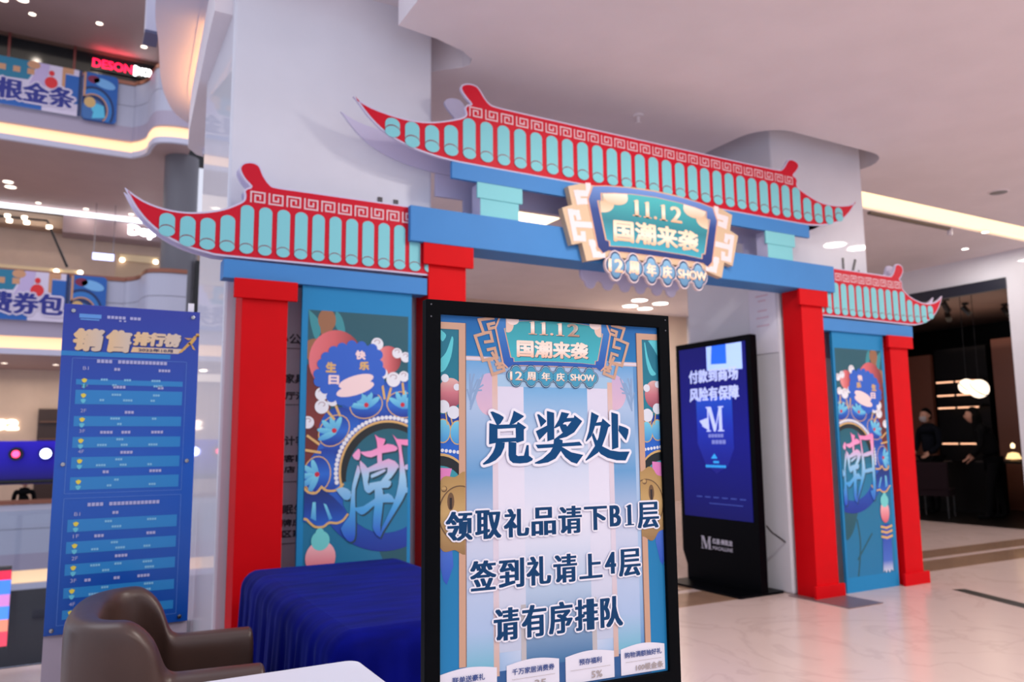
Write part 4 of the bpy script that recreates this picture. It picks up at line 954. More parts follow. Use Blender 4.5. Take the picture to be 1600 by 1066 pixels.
vel = mt('navy_velvet', (2, 8, 104), .75, spec=.05, noise=.35, scale=3.2, bump=.3, sheen=.2, stretch=(1.2, 4, 1))
TB = thing('display_table', 'rectangular table hidden under a floor length navy velvet cloth', 'table', (1.35, 3.83, 0))
B().box(-.38, .38, -.80, .80, .70, .735).build('tabletop', mt('table_board', (150, 120, 90), .5), TB)
for sx in (-.35, .35):
    for sy in (-.76, .76): B().tube([(sx, sy, 0), (sx, sy, .70)], .016, 10).build('leg', metal, TB)
cl = cloth(.86, 1.84, 2.90, 4.74, .745, .73, .10, mat=vel)
tag(cl, 'navy blue velvet cloth draped in folds over the table beside the armchair', 'tablecloth')

# white counter table in the foreground
WT = thing('white_table', 'plain white table top corner in front of the brown armchair', 'table', (.35, 2.25, 0))
wm = mt('white_laminate', (222, 222, 232), .4)
B().rbox(-.9, .49, -.31, .31, .722, .752, .04, 5).build('tabletop', wm, WT, bevel=.004)
for sx in (-.8, .40):
    for sy in (-.22, .22): B().tube([(sx, sy, 0), (sx, sy, .722)], .02, 10).build('leg', metal, WT)

# ================================================================== TUB ARMCHAIR
lea = mt('brown_leather', (74, 53, 46), .36, spec=.5, noise=.12, scale=5, bump=.25)
AC = thing('armchair', 'brown leather tub armchair between the ranking sign and the white table', 'armchair', (.45, 3.46, 0), R(-7))
def tub():
    """U-shaped shell: arms low, back high, rounded top edge"""
    Wd, Dp, th = .36, .27, .10
    path = []
    n = 44
    for i in range(n + 1):
        t = i / n
        if t < .3: q = t / .3; path.append((Dp - q * (Dp + .12), -Wd, (0, -1)))
        elif t > .7: q = (1 - t) / .3; path.append((Dp - q * (Dp + .12), Wd, (0, 1)))
        else:
            a = (t - .3) / .4 * math.pi
            e = .62
            cx, cy = -abs(math.sin(a)) ** e, -math.copysign(abs(math.cos(a)) ** e, math.cos(a))
            path.append((-.12 + .24 * cx, Wd * cy, None))
    pts = [(p[0], p[1]) for p in path]; rings = []
    for i, p in enumerate(pts):
        a, c = pts[max(i - 1, 0)], pts[min(i + 1, n)]
        d = math.hypot(c[0] - a[0], c[1] - a[1]); nx, ny = (c[1] - a[1]) / d, -(c[0] - a[0]) / d   # outward
        sgn = 1 if nx * p[0] + ny * p[1] > 0 or abs(p[1]) >= Wd - 1e-6 and ny * p[1] > 0 else -1
        nx, ny = nx * sgn, ny * sgn
        t = i / n; u = min(t, 1 - t)
        h = .635 + .205 * (lambda q: q * q * (3 - 2 * q))(min(1, max(0, (u - .262) / .055)))
        lean = .05 * max(0, h - .62) / .2
        ring = []
        prof = [(0, .18), (.012, .4), (.02, h - .06), (.014, h - .022), (-.01, h - .003), (-th / 2, h + .004), (-th + .01, h - .004), (-th - .004, h - .03), (-th - .008, h - .08), (-th, .42), (-th + .01, .2)]
        for o_, z in prof: ring.append((p[0] + nx * (o_ + lean), p[1] + ny * (o_ + lean), z))
        rings.append(ring)
    return B().loft(rings, True, True)
sh0 = tub().build('shell', lea, AC, smooth='all'); sm_ = sh0.modifiers.new('smooth', 'SUBSURF'); sm_.levels = 1; sm_.render_levels = 2
b = B()
rg = []
for z, k in ((.28, .0), (.40, .0), (.445, -.012), (.46, -.05), (.465, -.12)):
    rg.append([(x, y, z) for x, y in rrect(-.27 - k, .36 + k, -.265 - k, .265 + k, .05, 4)])
b.loft(rg).build('seat_cushion', lea, AC, smooth=True)
B().box(-.26, .36, -.28, .28, .2, .29).build('seat_frame', lea, AC, bevel=.01)
for sx in (-.24, .33):
    for sy in (-.3, .3): B().tube([(sx, sy, .2), (sx * 1.08, sy * 1.05, 0)], [.022, .014], 10).build('leg', mt('dark_wood', (38, 26, 22), .4), AC)

# ================================================================== DIGITAL KIOSK
KI = thing('advertising_kiosk', 'tall black digital advertising totem with a glowing blue screen by the right pillar', 'kiosk', (5.66, 5.97, 0), R(-90))
kb = mt('kiosk_black', (4, 5, 9), .35, spec=.05)
# local: x along the face (right = towards the viewer), y into the body
B().prism([(-.475, .16), (-.535, .30), (-.535, 2.45), (.535, 2.45), (.535, .0), (-.475, .0)], 0, .09).build('body', kb, KI, bevel=.006)
B().rbox(-.48, .56, -.30, .27, 0, .022, .02).build('base_plate', kb, KI)
scr_m = gm('kiosk_screen_glow', [(0, (4, 6, 92)), (.45, (6, 8, 130)), (1, (8, 8, 110))], em=.32, rough=.25, spec=.2)
SC = B().box(-.475, .475, -.004, 0, .66, 2.39).build('screen', scr_m, KI)
def kp(name, polys, k, mat):
    b = B()
    for j, p in enumerate(polys): b.poly(p, lambda u, v, k=k + .04 * j: (u, -.004 - .001 * k, v))
    return b.build(name, mat, SC)
kp('shield_picture', [[(-.24, 1.87), (.27, 1.87), (.27, 1.35), (.18, 1.18), (.02, 1.10), (-.14, 1.2), (-.24, 1.4)]], 1, gm('shield_glow', [(0, (6, 8, 120)), (.6, (10, 40, 170)), (1, (16, 70, 190))], em=.4))
kw = em('screen_white', (170, 180, 226), .62)
letters('付款到商场', -.335, .37, 2.02, 2.16, -.007, kw, SC, bold=.004, bx=.006)
letters('风险有保障', -.335, .37, 1.83 + .0, 1.975, -.007, kw, SC, bold=.004, bx=.006)
kp('painted_reflection', [[(-.06, 2.14), (.43, 2.12), (.43, 2.385), (-.06, 2.385)]], 2, em('reflection_pale', (150, 176, 240), .75))  # reflection in the screen glass, painted as a pale self-lit patch
kp('leaflet_picture', [[(.0, 2.20), (.22, 2.19), (.22, 2.385), (.02, 2.385)]], 3, em('screen_sky', (20, 90, 220), .7))
def em_logo(x0, x1, z0, z1):
    W = x1 - x0; H = z1 - z0; f = lambda l: [(x0 + a * W, z0 + c * H) for a, c in l]
    return [f([(.08, 0), (.14, 0), (.16, 1), (.08, 1)]), f([(.0, 0), (.26, 0), (.26, .05), (0, .05)]), f([(0, .95), (.3, .95), (.3, 1), (0, 1)]), f([(.1, 1), (.3, 1), (.58, .12), (.48, 0), (.42, 0)]),
            f([(.46, 0), (.52, 0), (.84, 1), (.76, 1)]), f([(.72, 0), (.9, 0), (.9, 1), (.74, 1)]), f([(.64, 0), (1, 0), (1, .05), (.64, .05)]), f([(.7, .95), (1, .95), (1, 1), (.7, 1)])]
kp('logo_letter', em_logo(-.10, .15, 1.52, 1.77), 3, kw)
kp('wing_picture', [[(-.2, 1.63), (-.08, 1.66), (-.08, 1.55), (-.13, 1.56)], [(-.17, 1.58), (-.06, 1.6), (-.06, 1.53)]], 3, kw)
kp('screen_small_print', [rect(-.075 + i * .043, -.038 + i * .043, 1.46, 1.495) for i in range(5)] + [rect(-.03 + i * .05, .012 + i * .05, 1.395, 1.435) for i in range(4)], 3, em('screen_dim', (110, 120, 190), .5))
kp('screen_small_print', [rect(-.13 + i * .032, -.104 + i * .032, 1.16, 1.185) for i in range(9)] + [rect(-.02, .06, 1.205, 1.225), [(-.05, 1.25), (.04, 1.25), (.0, 1.30)]], 4, em('screen_cyan', (40, 150, 220), .6))
kp('screen_small_print', [rect(-.28 + i * .12, -.2 + i * .12, .86, .868) for i in range(6)] + [rect(-.1, .36, .80, .806)], 4, em('screen_line', (60, 80, 170), .4))
b = B()
for j, p in enumerate(em_logo(-.25, -.10, .345, .47)): b.poly(p, lambda u, v, j=j: (u, -.002 - .00003 * j, v))
tmesh(b, '红星·美凯龙', -.085, .19, .405, .46, -.002, bold=.002); tmesh(b, 'MACALLINE', -.085, .19, .35, .385, -.002, bold=.001)
b.build('logo_lettering', mt('kiosk_logo_grey', (190, 190, 206), .4), KI)
tag(B().tube(smooth_path([(5.752, 5.425, .63), (5.80, 5.41, .57), (5.86, 5.40, .53), (5.945, 5.385, .47)], 4), .008, 8).build('power_cable', black), 'short black power cable running from the kiosk to the pillar', 'cable')

# ================================================================== SHOP INTERIOR AT THE RIGHT
glow = em('globe_glow', (255, 232, 208), 1.1)
PL_ = thing('globe_pendant', 'pair of touching glowing globe pendant lamps in the dark shop', 'pendant lamp', (14.0, 8.16, 2.3))
for y, z, r in ((.165, .035, .135), (-.05, -.02, .165)):
    g_ = B().lathe([(.001, -r)] + [(r * math.cos(R(a)), r * math.sin(R(a))) for a in range(-75, 76, 15)] + [(.001, r)], 20, (0, y, z)).build('globe', glow, PL_, smooth='all')
    B().tube([(0, y, z + r), (0, y, 1.68)], .006, 6).build('cord', black, g_)
    ring = [(math.cos(6.283 * i / 24) * (r + .004), y + (r + .004) * math.sin(6.283 * i / 24) * .7, z + (r + .004) * math.sin(6.283 * i / 24) * .7) for i in range(25)]
    B().tube(ring, .008, 6, caps=False).build('band', mt('brass', (160, 124, 90), .3, metal=.8), g_)
shl = mt('shop_shelf_dark', (14, 11, 11), .5, spec=.15); strip = em('shelf_strip_light', (255, 190, 150), .9)
for i, z in enumerate((2.56, 2.28, 2.02, 1.28)):
    s_ = thing('wall_shelf', ('topmost lit shelf on the dark shop wall', 'second lit shelf from the top in the dark shop', 'third lit shelf from the top in the dark shop', 'lowest lit shelf in the dark shop, near the counter')[i], 'shelf', (16, 9.85, z), 0, 'lit shelves in the dark shop')
    B().box(-.02, .22, -.62, .35, .03, .06).build('board', shl, s_)
    for y0, y1 in ((-.55, -.12), (-.06, .30)): B().box(-.02, .0, y0, y1, 0, .03).build('strip_light', strip, s_)
s_ = thing('wall_shelf', 'single lit shelf at the far right of the dark shop', 'shelf', (16, 8.15, 2.54), 0, 'lit shelves in the dark shop'); B().box(-.02, .22, -.4, .4, .03, .06).build('board', shl, s_); B().box(-.02, 0, -.38, .38, -.02, .03).build('strip_light', strip, s_)
struct(B().box(16.22, 16.3, 9.2, 10.3, 0, 3.3).build('wall_shelf_back', dark_in))
CT = thing('shop_counter', 'low dark counter inside the shop with a small lit display', 'counter', (15.3, 9.62, 0))
B().box(-.25, .25, -.9, .9, 0, .95).build('body', shl, CT); B().box(-.28, .28, -.93, .93, .95, .98).build('counter_top', mt('dark_gloss', (24, 20, 20), .1), CT); B().box(-.1, .1, .25, .5, .98, 1.03).build('lit_tray', em('tray_glow', (255, 200, 140), .5), CT)
tl_ = thing('table_lamp', 'small glowing table lamp at the right of the dark shop', 'lamp', (15.3, 8.33, .98))
B().lathe([(.001, 0), (.08, 0), (.08, .02), (.01, .03), (.01, .2), (.001, .2)], 14).build('base', mt('brass', (160, 124, 90), .3), tl_); B().lathe([(.13, .04), (.09, .14), (.03, .16)], 14).build('shade', em('lamp_shade', (255, 214, 150), .9), tl_); B().lathe([(.001, .26), (.03, .24), (.035, .3), (.001, .34)], 12).build('bulb', em('bulb', (255, 220, 170), 2), tl_)
st = thing('lamp_stand', 'dark side console under the small table lamp in the shop', 'console', (15.3, 8.33, 0)); B().box(-.2, .2, -.3, .3, .94, .98).build('console_top', shl, st)
for sy in (-.27, .27): B().box(-.18, .18, sy - .02, sy + .02, 0, .94).build('leg', shl, st)
sf = thing('shop_chair', 'dark upholstered chair in front of the standing person in the shop', 'chair', (13.9, 9.0, 0), R(20))
mv = mt('plum_fabric', (30, 20, 25), .9, spec=.1); B().rbox(-.28, .28, -.28, .28, .38, .5, .06).build('seat', mv, sf); B().box(-.28, -.20, -.28, .28, .45, .98).build('backrest', mv, sf, bevel=.03)
for sx in (-.24, .24):
    for sy in (-.24, .24): B().tube([(sx, sy, 0), (sx, sy, .4)], .016, 8).build('leg', black, sf)

def person(label, loc, rz, pose, coat, trousers, skin, hair, gg=None):
    T = thing('person', label, 'person', loc, rz, gg); T.scale = (pose.get('tall', 1),) * 3
    P = pose; J = {}
    def chain(name, mat, pts, edges, subd=2, root=0):
        me = bpy.data.meshes.new(name); me.from_pydata([p[:3] for p in pts], edges, []); me.materials.append(mat)
        o = bpy.data.objects.new(name, me); COL.objects.link(o); o.parent = T
        o.modifiers.new('skin', 'SKIN').use_smooth_shade = True
        for i, p in enumerate(pts):
            sv = me.skin_vertices[0].data[i]; sv.radius = (p[3], p[4] if len(p) > 4 else p[3]); sv.use_root = i == root
        o.modifiers.new('smooth', 'SUBSURF').levels = subd; o.modifiers['smooth'].render_levels = subd
        return o
    b_ = P['bend']; c, s_ = math.cos(b_), math.sin(b_)
    tr = lambda x, y, z: (x + (z - .95) * s_, y, .95 + (z - .95) * c)
    body = [tr(0, 0, .95) + (.13, .155), tr(0, 0, 1.15) + (.12, .145), tr(.0, 0, 1.33) + (.125, .165), tr(.0, 0, 1.43) + (.07, .09), tr(.015, 0, 1.50) + (.055, .055)]
    ed = [(0, 1), (1, 2), (2, 3), (3, 4)]; 
    for sg, (ex, ez, hx, hy, hz) in ((1, P['arm_l']), (-1, P['arm_r'])):
        k = len(body); body += [tr(.0, sg * .19, 1.38) + (.062, .062), tr(ex, sg * .23, ez) + (.046, .046), tr(hx, sg * hy, hz) + (.034, .034)]
        ed += [(3, k), (k, k + 1), (k + 1, k + 2)]
        hb = body[-1][:3]; eb = body[-2][:3]; d = (Vector(hb) - Vector(eb)).normalized()
        hp = [tuple(Vector(hb) - d * .01) + (.03, .03), tuple(Vector(hb) + d * .06) + (.036, .03)]; he = [(0, 1)]
        side = d.cross(Vector((1, 0, 0))).normalized()
        for j in range(4):
            q = len(hp); off = side * (.024 - .016 * j); L = (.06, .07, .068, .05)[j]
            hp += [tuple(Vector(hb) + d * .08 + off) + (.009,), tuple(Vector(hb) + d * (.08 + L * .6) + off + Vector((.006, 0, 0))) + (.0085,), tuple(Vector(hb) + d * (.08 + L) + off + Vector((.016, 0, 0))) + (.007,)]; he += [(1, q), (q, q + 1), (q + 1, q + 2)]
        q = len(hp); hp += [tuple(Vector(hb) + d * .03 + side * .04 + Vector((.012, 0, 0))) + (.01,), tuple(Vector(hb) + d * .065 + side * .05 + Vector((.02, 0, 0))) + (.008,)]; he += [(0, q), (q, q + 1)]
        chain('hand', skin, hp, he, 1)
    chain('jacket', coat, body, ed)
    legs = [(0, 0, .95, .135, .15)]; le = []
    for sg, off in ((1, P['step']), (-1, -P['step'])):
        k = len(legs); legs += [(0, sg * .095, .86, .095), (off * .5 + .02, sg * .10, .48, .066), (off, sg * .10, .1, .045), (off + .02, sg * .10, .045, .042), (off + .17, sg * .11, .035, .032)]; le += [(0, k), (k, k + 1), (k + 1, k + 2), (k + 2, k + 3), (k + 3, k + 4)]
    chain('trousers', trousers, legs, le)
    hd = bpy.data.objects.new('head', None)
    # head: lathe-like ellipsoid with brow, nose, chin
    hz = Vector(tr(.03, 0, 1.62)); rings = []
    for i in range(13):
        a = -math.pi / 2 + math.pi * i / 12; z = .118 * math.sin(a); rr = math.cos(a)
        rg_ = []
        for k in range(20):
            t = 6.28318 * k / 20; x = .094 * rr * math.cos(t); y = .074 * rr * math.sin(t)
            if math.cos(t) > .9 and -.035 < z < .02: x += .02 * (1 if abs(math.sin(t)) < .2 else .35)
            if z < -.04: y *= .84
            rg_.append((hz.x + x + .012, hz.y + y, hz.z + z))
        rings.append(rg_)
    H = B().loft(rings).build('head', skin, T, smooth='all')
    for sg in (-1, 1):
        B().lathe([(.001, -.01), (.011, 0), (.001, .01)], 10, (hz.x + .094, sg * .03, hz.z + .012)).build('eye', mt('eye_dark', (20, 16, 14), .3), H)
        B().lathe([(.001, -.03), (.014, -.01), (.016, .015), (.001, .03)], 8, (hz.x, sg * .076, hz.z)).build('ear', skin, H)
    B().box(hz.x + .088, hz.x + .1, -.022, .022, hz.z - .062, hz.z - .054).build('mouth', mt('lips', (120, 70, 66), .5), H)
    rings = []
    for i in range(9):
        a = -.55 + (math.pi / 2 + .55) * i / 8; z = .13 * math.sin(a) + .012; rr = math.cos(a)
        rings.append([(hz.x - .006 + .103 * rr * math.cos(6.28318 * k / 20) - (.03 if math.cos(6.28318 * k / 20) > .3 and z < .06 else 0), hz.y + .084 * rr * math.sin(6.28318 * k / 20), hz.z + z) for k in range(20)])
    B().loft(rings).build('hair', hair, T, smooth='all')
    if pose.get('long'):
        B().loft([[(hz.x - .02 + .10 * math.cos(R(a)) * f, hz.y + .095 * math.sin(R(a)) * f, hz.z + z) for a in range(70, 291, 20)] + [(hz.x - .01 + .07 * math.cos(R(a)) * f, hz.y + .08 * math.sin(R(a)) * f, hz.z + z) for a in range(290, 69, -20)] for z, f in ((.05, .95), (-.05, 1.05), (-.16, 1.12), (-.27, 1.0))]).build('long_hair', hair, T, smooth='all')
    if P.get('mask'): B().loft([[(hz.x + .012 + .1 * math.cos(R(a)) * f, hz.y + .07 * math.sin(R(a)) * f, hz.z + z) for a in range(-60, 61, 20)] for z, f in ((-.01, 1.06), (-.04, 1.12), (-.075, 1.0), (-.1, .8))], False, False).build('face_mask', mt('mask_cloth', (150, 146, 150), .8), T)
    return T
cd = mt('dark_coat', (8, 8, 11), .9, spec=.1); cn = mt('navy_coat', (10, 13, 22), .9, spec=.1); skn = mt('skin_tone', (170, 124, 104), .5); hr = mt('black_hair', (8, 7, 8), .9, spec=.08)
person('person in a dark jacket and pale mask standing in the shop, facing out', (14.5, 9.42, 0), R(170), dict(bend=.04, arm_l=(.04, 1.12, .2, .16, 1.0), arm_r=(.04, 1.12, .22, .12, 1.02), step=.05, mask=1, tall=1.14), cn, cd, skn, hr)
person('person in a long black coat leaning forward beside the counter', (14.2, 8.08, 0), R(120), dict(long=1, bend=.30, arm_l=(.10, 1.12, .28, .2, .98), arm_r=(.08, 1.12, .26, .2, .95), step=.10, tall=1.14), cd, cd, skn, hr)
person('person in dark clothes standing behind the copper rail across the atrium', (-.95, 22.7, -1.07), R(-80), dict(bend=.05, arm_l=(.05, 1.12, .2, .2, 1.0), arm_r=(.05, 1.12, .2, .2, 1.0), step=.06), cd, cd, skn, hr)

# spot lamps on the shop ceiling
for i, (x, y) in enumerate(((14.2, 9.0), (14.8, 8.7), (14.0, 8.6), (15.2, 9.3), (14.4, 7.6), (15.6, 8.4))):
    s_ = thing('track_spot', 'black ceiling spotlight inside the dark shop', 'spotlight', (x, y, 3.98), rnd.random() * 3, 'black spots on the shop ceiling')
    B().box(-.05, .05, -.05, .05, -.04, 0).build('mount', black, s_); o = B().lathe([(.001, -.12), (.05, -.12), (.055, .08), (.001, .08)], 12).build('can', black, s_); o.matrix_local = Matrix.Translation((0, 0, -.14)) @ Matrix.Rotation(R(35), 4, 'Y')
area('shop_lamps', (15.4, 9, 3.8), 1.5, 2.5, (1, .78, .6), (0, 0, 0)); area('shop_ceiling_fill', (15.0, 8.6, 3.2), 2.2, 9, (1, .74, .6), (R(180), 0, 0), 3)  # the upward one is an unseen fill added to warm the shop ceiling

# ================================================================== CEILING FITTINGS
def downlight(x, y, z, r, label, lit=True, power=0, group=None, col=(1, .93, .86), emm=None):
    t = thing('ceiling_downlight', label, 'ceiling light', (x, y, z), 0, group)
    B().lathe([(r * 1.18, 0), (r * 1.2, -.008), (r, -.012), (r * .98, 0)], 24).build('trim_ring', ceil_m, t, smooth=True)
    B().lathe([(.001, -.006), (r, -.006), (r, -.003), (.001, -.003)], 24).build('lens', (emm or lampw) if lit else mt('unlit_lens', (96, 88, 84), .3), t)
    if power:
        l = area('downlight_beam', (x, y, z - .03), r * 2, power, col, shape='DISK'); l.parent = t; l.location = (0, 0, -.03)
    return t
for i, (x, y) in enumerate(UNSEEN_LIGHTS): downlight(x, y, 4.4, .12, 'round white downlight in the ceiling on the visitor side of the archway', True, LAMP_W, 'downlights before the archway')
for i, (x, y) in enumerate(((10.04, 2.82), (10.54, 2.85))): downlight(x, y, 4.4, .15, ('left of the pair of round downlights mirrored in the right pillar', 'right of the pair of round downlights mirrored in the right pillar')[i], True, LAMP_W, 'downlights mirrored in the pillar')
for i, (x, y) in enumerate(((10.7, 13.75), (10.43, 13.08), (11.1, 13.2), (11.22, 13.88))): downlight(x, y, 4.4, .17, ('leftmost', 'farthest back', 'rightmost', 'lowest looking')[i] + ' of the four bright round lights in the hall beyond the archway', True, 12, 'four lights beyond the archway')
downlight(9.71, 5.19, 4.4, .10, 'unlit grey downlight in the ceiling right of the archway', False)
for i, (x, y) in enumerate(((11.45, 6.35), (12.2, 7.1))): downlight(x, y, 4.4, .05, ('small bright spot at the end of the ceiling cove', 'small bright spot above the dark shop entrance')[i], True, 9)
t = thing('ceiling_sprinkler', 'small white sprinkler head in the ceiling above the upper roof', 'sprinkler', (4.38, 5.43, 4.4))
B().lathe([(.001, 0), (.05, 0), (.045, -.015), (.015, -.02), (.012, -.07), (.03, -.075), (.03, -.08), (.001, -.082)], 14).build('head', ceil_m, t, smooth=True)
t = thing('ceiling_track', 'dark track light rail on the ceiling beside the warm cove', 'track light', (9.9, 6.47, 4.4)); B().box(-.88, .86, -.025, .025, -.035, 0).build('rail', mt('track_grey', (110, 100, 92), .4), t); B().tube([(.9, .0, 0), (.9, .02, -.1)], .035, 12).build('lamp_head', fascia, t)

# fittings of the far galleries
gl_em = em('gallery_lamp', (255, 236, 214), 3)
for x, y, r in ((-2.08, 22.16, .10), (-1.66, 21.94, .13)): downlight(x, y, 12.5, r, 'bright downlight at the top left corner, ' + ('cut by the picture edge' if x < -2 else 'right one of two'), True, 0, 'top gallery downlights', emm=gl_em)
for x, y, r in ((-1.98, 25.8, .13), (-1.95, 26.3, .14)): downlight(x, y, 8.9, r, ('upper', 'lower')[y > 26] + ' of the twin bright downlights under the top gallery', True, 0, 'twin downlights under the top gallery', emm=gl_em)
for x, y, z in ((.05, 22.3, 12.5), (-1.48, 22.6, 12.5), (1.18, 23.1, 12.5), (-1.3, 27.7, 8.9), (0, 27.75, 8.9), (1.3, 27.75, 8.9), (-1.7, 25, 3.65), (-.5, 25, 3.65), (.8, 25, 3.65)): downlight(x, y, z, .08, 'small recessed light in the ' + ('top' if z > 12 else 'middle' if z > 8 else 'low') + ' gallery ceiling, ' + ('left' if x < -1 else 'middle' if x < .5 else 'right') + ' of three', True, 5, 'small gallery ceiling lights', (1, .85, .72), emm=gl_em)
area('gallery_lamps', (-2, 25, 8.6), 5, 26, (1, .86, .74), sy=3); area('gallery_lamps', (-2, 25, 3.4), 5, 34, (1, .84, .7), sy=3); area('gallery_lamps', (-1.5, 22.6, 12.4), 5, 14, (1, .86, .76), sy=1.4)
# illuminated shop signs
SR = thing('shop_sign', 'glowing red and white shop sign on the dark top gallery front', 'shop sign', (0, 23.93, 0))
def fsign(parent, s, x0, x1, z0, z1, m_, **k): letters(s, x0, x1, z0, z1, 0, m_, parent, bold=.03, bx=.04, **k)
letters('DESON', -.06, .96, 11.99, 12.25, 0, em('sign_red_glow', (255, 20, 70), 1.5), SR, bold=.008, bx=.012, eps=2e-4); b = B().box(.99, 1.06, -.03, 0, 11.96, 12.25); b.build('divider', em('sign_white_glow', (250, 250, 255), 4), SR)
letters('HOM', 1.09, 1.52, 12.0, 12.24, 0, em('sign_white_glow', (250, 250, 255), 4), SR, bold=.008, bx=.012, eps=2e-4)
b = B().box(-.1, 1.8, .0, .03, 11.92, 12.3); b.build('backing', mt('shop_black_front', (16, 22, 26), .15), SR)
area('red_sign_spill', (.5, 23.8, 12.3), 1.0, 1.6, (1, .08, .12), (R(160), 0, 0), .1)
SD = thing('shop_sign', 'white glowing shop sign letters under the left roof tip', 'shop sign', (0, 28.09, 0)); fsign(SD, 'Dop', 1.25, 2.1, 8.2, 8.64, em('sign_white_glow', (250, 250, 255), 4))
SM = thing('shop_sign', 'small pale blue shop sign glowing on the middle gallery', 'shop sign', (.25, 26.9, 7.22)); B().box(0, .59, 0, .06, -.1, .1).build('face', em('sign_blue_white', (190, 200, 255), 1.6), SM); B().box(.02, .04, .02, .04, .1, 1.68).box(.55, .57, .02, .04, .1, 1.68).build('hanger', metal, SM)
S5 = thing('shop_sign', 'white number sign glowing on the beige low gallery wall', 'shop sign', (-2.0, 26.95, 1.88)); fsign(S5, '52', 0, .64, 0, .31, em('sign_warm_white', (255, 240, 220), 2))
# track lamps in the middle shop
TR = thing('track_lamp_rail', 'black suspended track with small bright lamps above the middle gallery banner', 'track light', (0, 24, 7.12))
B().tube([(-2.6, 0, .30), (-.9, 0, .32), (-.36, 0, -.9)], .035, 8).build('rail', black, TR)
for x, z in ((-1.8, .34), (-1.75, .22), (-1.42, .34), (-1.36, .22), (-.84, .16)): B().lathe([(.001, -.06), (.07, -.05), (.07, .03), (.001, .04)], 12, (x, 0, z)).build('lamp_head', gl_em, TR)
for x, y, z in ((-.68, 26.83, 6.63), (-.05, 26.83, 6.65), (1.07, 26.88, 7.17), (2.03, 26.88, 7.2)): o = tag(B().lathe([(.001, -.07), (.07, -.04), (.07, .04), (.001, .07)], 12, (x, y, z)).build('globe_bulb', gl_em), 'warm bright bulb, ' + {-.68: 'leftmost on the cream pelmet above the voucher banner', -.05: 'at the right end of the cream pelmet above the voucher banner', 1.07: 'at the left end of the shop bay pelmet', 2.03: 'at the right end of the shop bay pelmet'}[x], 'lamp', 'bulbs in the middle shop'); B().tube([(x, y, z), (x, y + .12, z)], .03, 8).build('wall_mount', black, o)

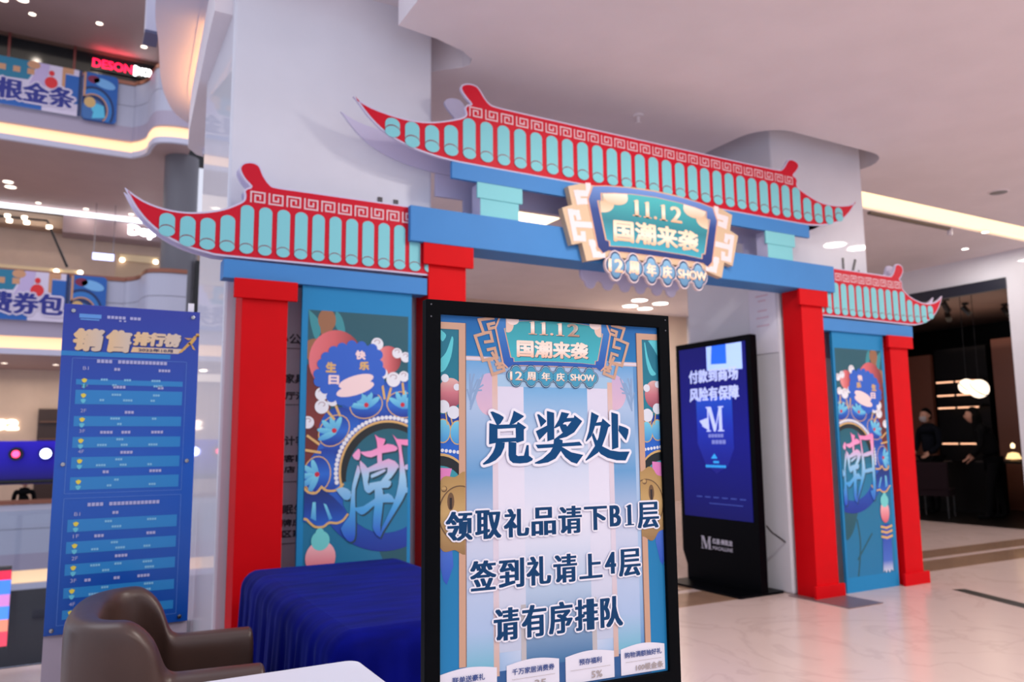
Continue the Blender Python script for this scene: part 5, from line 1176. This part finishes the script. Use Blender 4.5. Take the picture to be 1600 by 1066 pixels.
# promotional banners on the gallery balustrades
pap = mt('banner_paper', (220, 208, 226), .5); bteal = mt('banner_teal', (32, 120, 150), .5); bnavy = mt('banner_navy', (34, 40, 134), .5); bpink = mt('banner_pink', (196, 176, 214), .5); bred = mt('banner_red', (226, 40, 44), .5); bblue = mt('banner_blue_ground', (30, 96, 176), .5); borange = mt('banner_copper', (206, 150, 110), .5); bdeep = mt('banner_deep', (18, 44, 96), .5)
for i, (zb, zt_, word, xs, lab, cat2) in enumerate(((9.70, 10.92, '0根金条', (-2.35, -.40), 'long printed banner about gold bars on the top gallery balustrade', ''), (4.42, 5.62, '消费券包', (-2.45, -.36), 'long printed banner about voucher packs on the middle gallery balustrade', ''))):
    bn = thing('promotional_banner', lab, 'banner', (0, 21.93, zb)); H = zt_ - zb
    B().box(-4.2, -.27, -.03, 0, 0, H).build('sheet', pap, bn)
    def fb(name, polys, k, m_, p=bn):
        b = B()
        for j, q in enumerate(polys): b.poly(q, lambda u, v, k=k + .06 * j: (u, -.03 - .004 * k, v))
        return b.build(name, m_, p)
    fb('teal_plaque_print', [[(-2.6, H * .55), (-1.42, H * .6), (-1.2, H), (-2.6, H)]], 1, bteal); fb('copper_print', [rect(-2.35 + j * .3, -2.2 + j * .3, H * .72, H * .84) for j in range(4)] + [ell(-1.32, H * .93, .14, .1)], 2, borange)
    fb('pink_print', [[(-1.4, H * .5), (-1.05, H * .5), (-.98, H), (-1.2, H)]], 2, bpink); fb('red_figure_print', [ell(-.93, H * .62, .14, .15), ell(-.93, H * .82, .06, .07)], 3, bred)
    fb('blue_panel_print', [rect(-.64, -.30, H * .25, H * .86)], 1, bblue); fb('copper_print', [rect(-.70, -.63, H * .2, H), rect(-.7, -.45, H * .88, H)], 2, borange); fb('edge_print', [rect(-.33, -.27, 0, H)], 2, bdeep); fb('foot_print', [rect(-4.2, -1.1, 0, H * .14)], 1, bblue)
    b = B(); tmesh(b, word, xs[0] - .06, xs[1] + .06, H * .12 - .05, H * .56 + .05, -.05, bold=.06, eps=2e-4); b.build('letter_halo', pap, bn)
    letters(word, xs[0], xs[1], H * .12, H * .56, -.056, bnavy, bn, bold=.012, bx=.03, eps=2e-4)
    b2 = thing('picture_board', ('printed board with a jewelled fan at the end of the top gallery banner', 'printed board with a jewelled fan at the end of the voucher banner')[i], 'banner', (0, 21.92, zb))
    o = rrect(-.24, .56, -.05, H, .10, 4); sh_ = B().prism(o, -.03, 0).build('board', bblue, b2)
    def fc(name, polys, k, m_):
        b = B()
        for j, q in enumerate(polys):
            q = clip(q, -.22, .54, -.03, H - .02)
            if len(q) > 2: b.poly(q, lambda u, v, k=k + .06 * j: (u, -.03 - .004 * k, v))
        b.build(name, m_, b2)
    fc('border_print', [rect(-.24, -.17, -.05, H), ], 5, borange); fc('crown_print', [ell(.0, H * .86, .14, .1), ], 2, mt('banner_maroon', (130, 30, 66), .5))
    fc('wave_print', [ell(.25, H * .8, .26, .12, 20, -15)], 2, mt('banner_sky', (120, 180, 230), .5)); fc('fan_print', [ell(.02, H * .2, .48, .62, 30)], 3, bdeep); fc('fan_print', [ell(.02, H * .2, .43, .55, 30)], 4, mt('banner_fan_blue', (44, 118, 190), .5))
    fc('fan_rim_print', [ell(.02, H * .2, .34, .42, 30)], 5, borange); fc('fan_rim_print', [ell(.02, H * .2, .31, .38, 30)], 6, bdeep); fc('fan_centre_print', [ell(.02, H * .15, .27, .33, 30)], 7, mt('banner_fan_centre', (60, 110, 170), .5))
    fc('character_print', [ell(.12, H * .22, .14, .12), [(.0, 0), (.3, H * .05), (.26, H * .3), (.08, H * .34)]], 8, mt('banner_cyan', (90, 196, 226), .5)); fc('ornament_print', [ell(-.06, H * .34, .13, .14)], 9, goldm)

# blue and red stage lamps in the atrium
SB = thing('stage_light_bar', 'blue glowing stage light bar beyond the glass balustrade', 'stage light', (-.6, 16, .78))
B().box(-.75, .5, .03, .09, 0, .74).build('back_board', gm('stage_blue_glow', [(0, (20, 10, 70)), (.5, (24, 10, 160)), (1, (40, 20, 190))], em=.22), SB)  # blue glow round the stage lamps, painted as a self-lit gradient board
B().tube([(-.75, 0, .05), (.5, 0, .05)], .03, 8).build('bar', black, SB)
for x, m_, r in ((.215, em('stage_blue', (150, 160, 255), 12), .085), (-.225, em('stage_red', (255, 50, 90), 4), .06)):
    c_ = B().lathe([(.001, .1), (.11, .1), (.12, -.08), (.10, -.1), (.001, -.1)], 16).build('lamp_can', black, SB); c_.matrix_local = Matrix.Translation((x, 0, .52)) @ Matrix.Rotation(R(90), 4, 'X')
    B().lathe([(.001, .102), (r, .102), (r, .108), (.001, .108)], 16).build('lens', m_, c_)
B().tube([(-.7, .02, -6.2), (-.7, .02, 0)], .04, 8).build('leg', black, SB); B().tube([(.45, .02, -6.2), (.45, .02, 0)], .04, 8).build('leg', black, SB)
LD = thing('led_display', 'bright red and blue picture screen low in the atrium at the picture edge', 'screen', (-1.22, 14.9, -1.64))
B().box(-.9, .50, .02, .12, -.05, 1.2).build('cabinet', black, LD)
for j, (z0, z1, c_) in enumerate(((1.0, 1.14, (226, 20, 60)), (.78, 1.0, (60, 120, 240)), (.60, .78, (200, 120, 180)), (.40, .60, (70, 130, 240)), (.22, .40, (230, 130, 100)), (0, .22, (240, 60, 80)))): B().box(-.88, .50, 0, .02, z0, z1).build('picture_band', em('led_%d' % j, c_, .9), LD)
for sx in (-.6, .3): B().tube([(sx, .08, -3.5), (sx, .08, 0)], .05, 8).build('leg', black, LD)
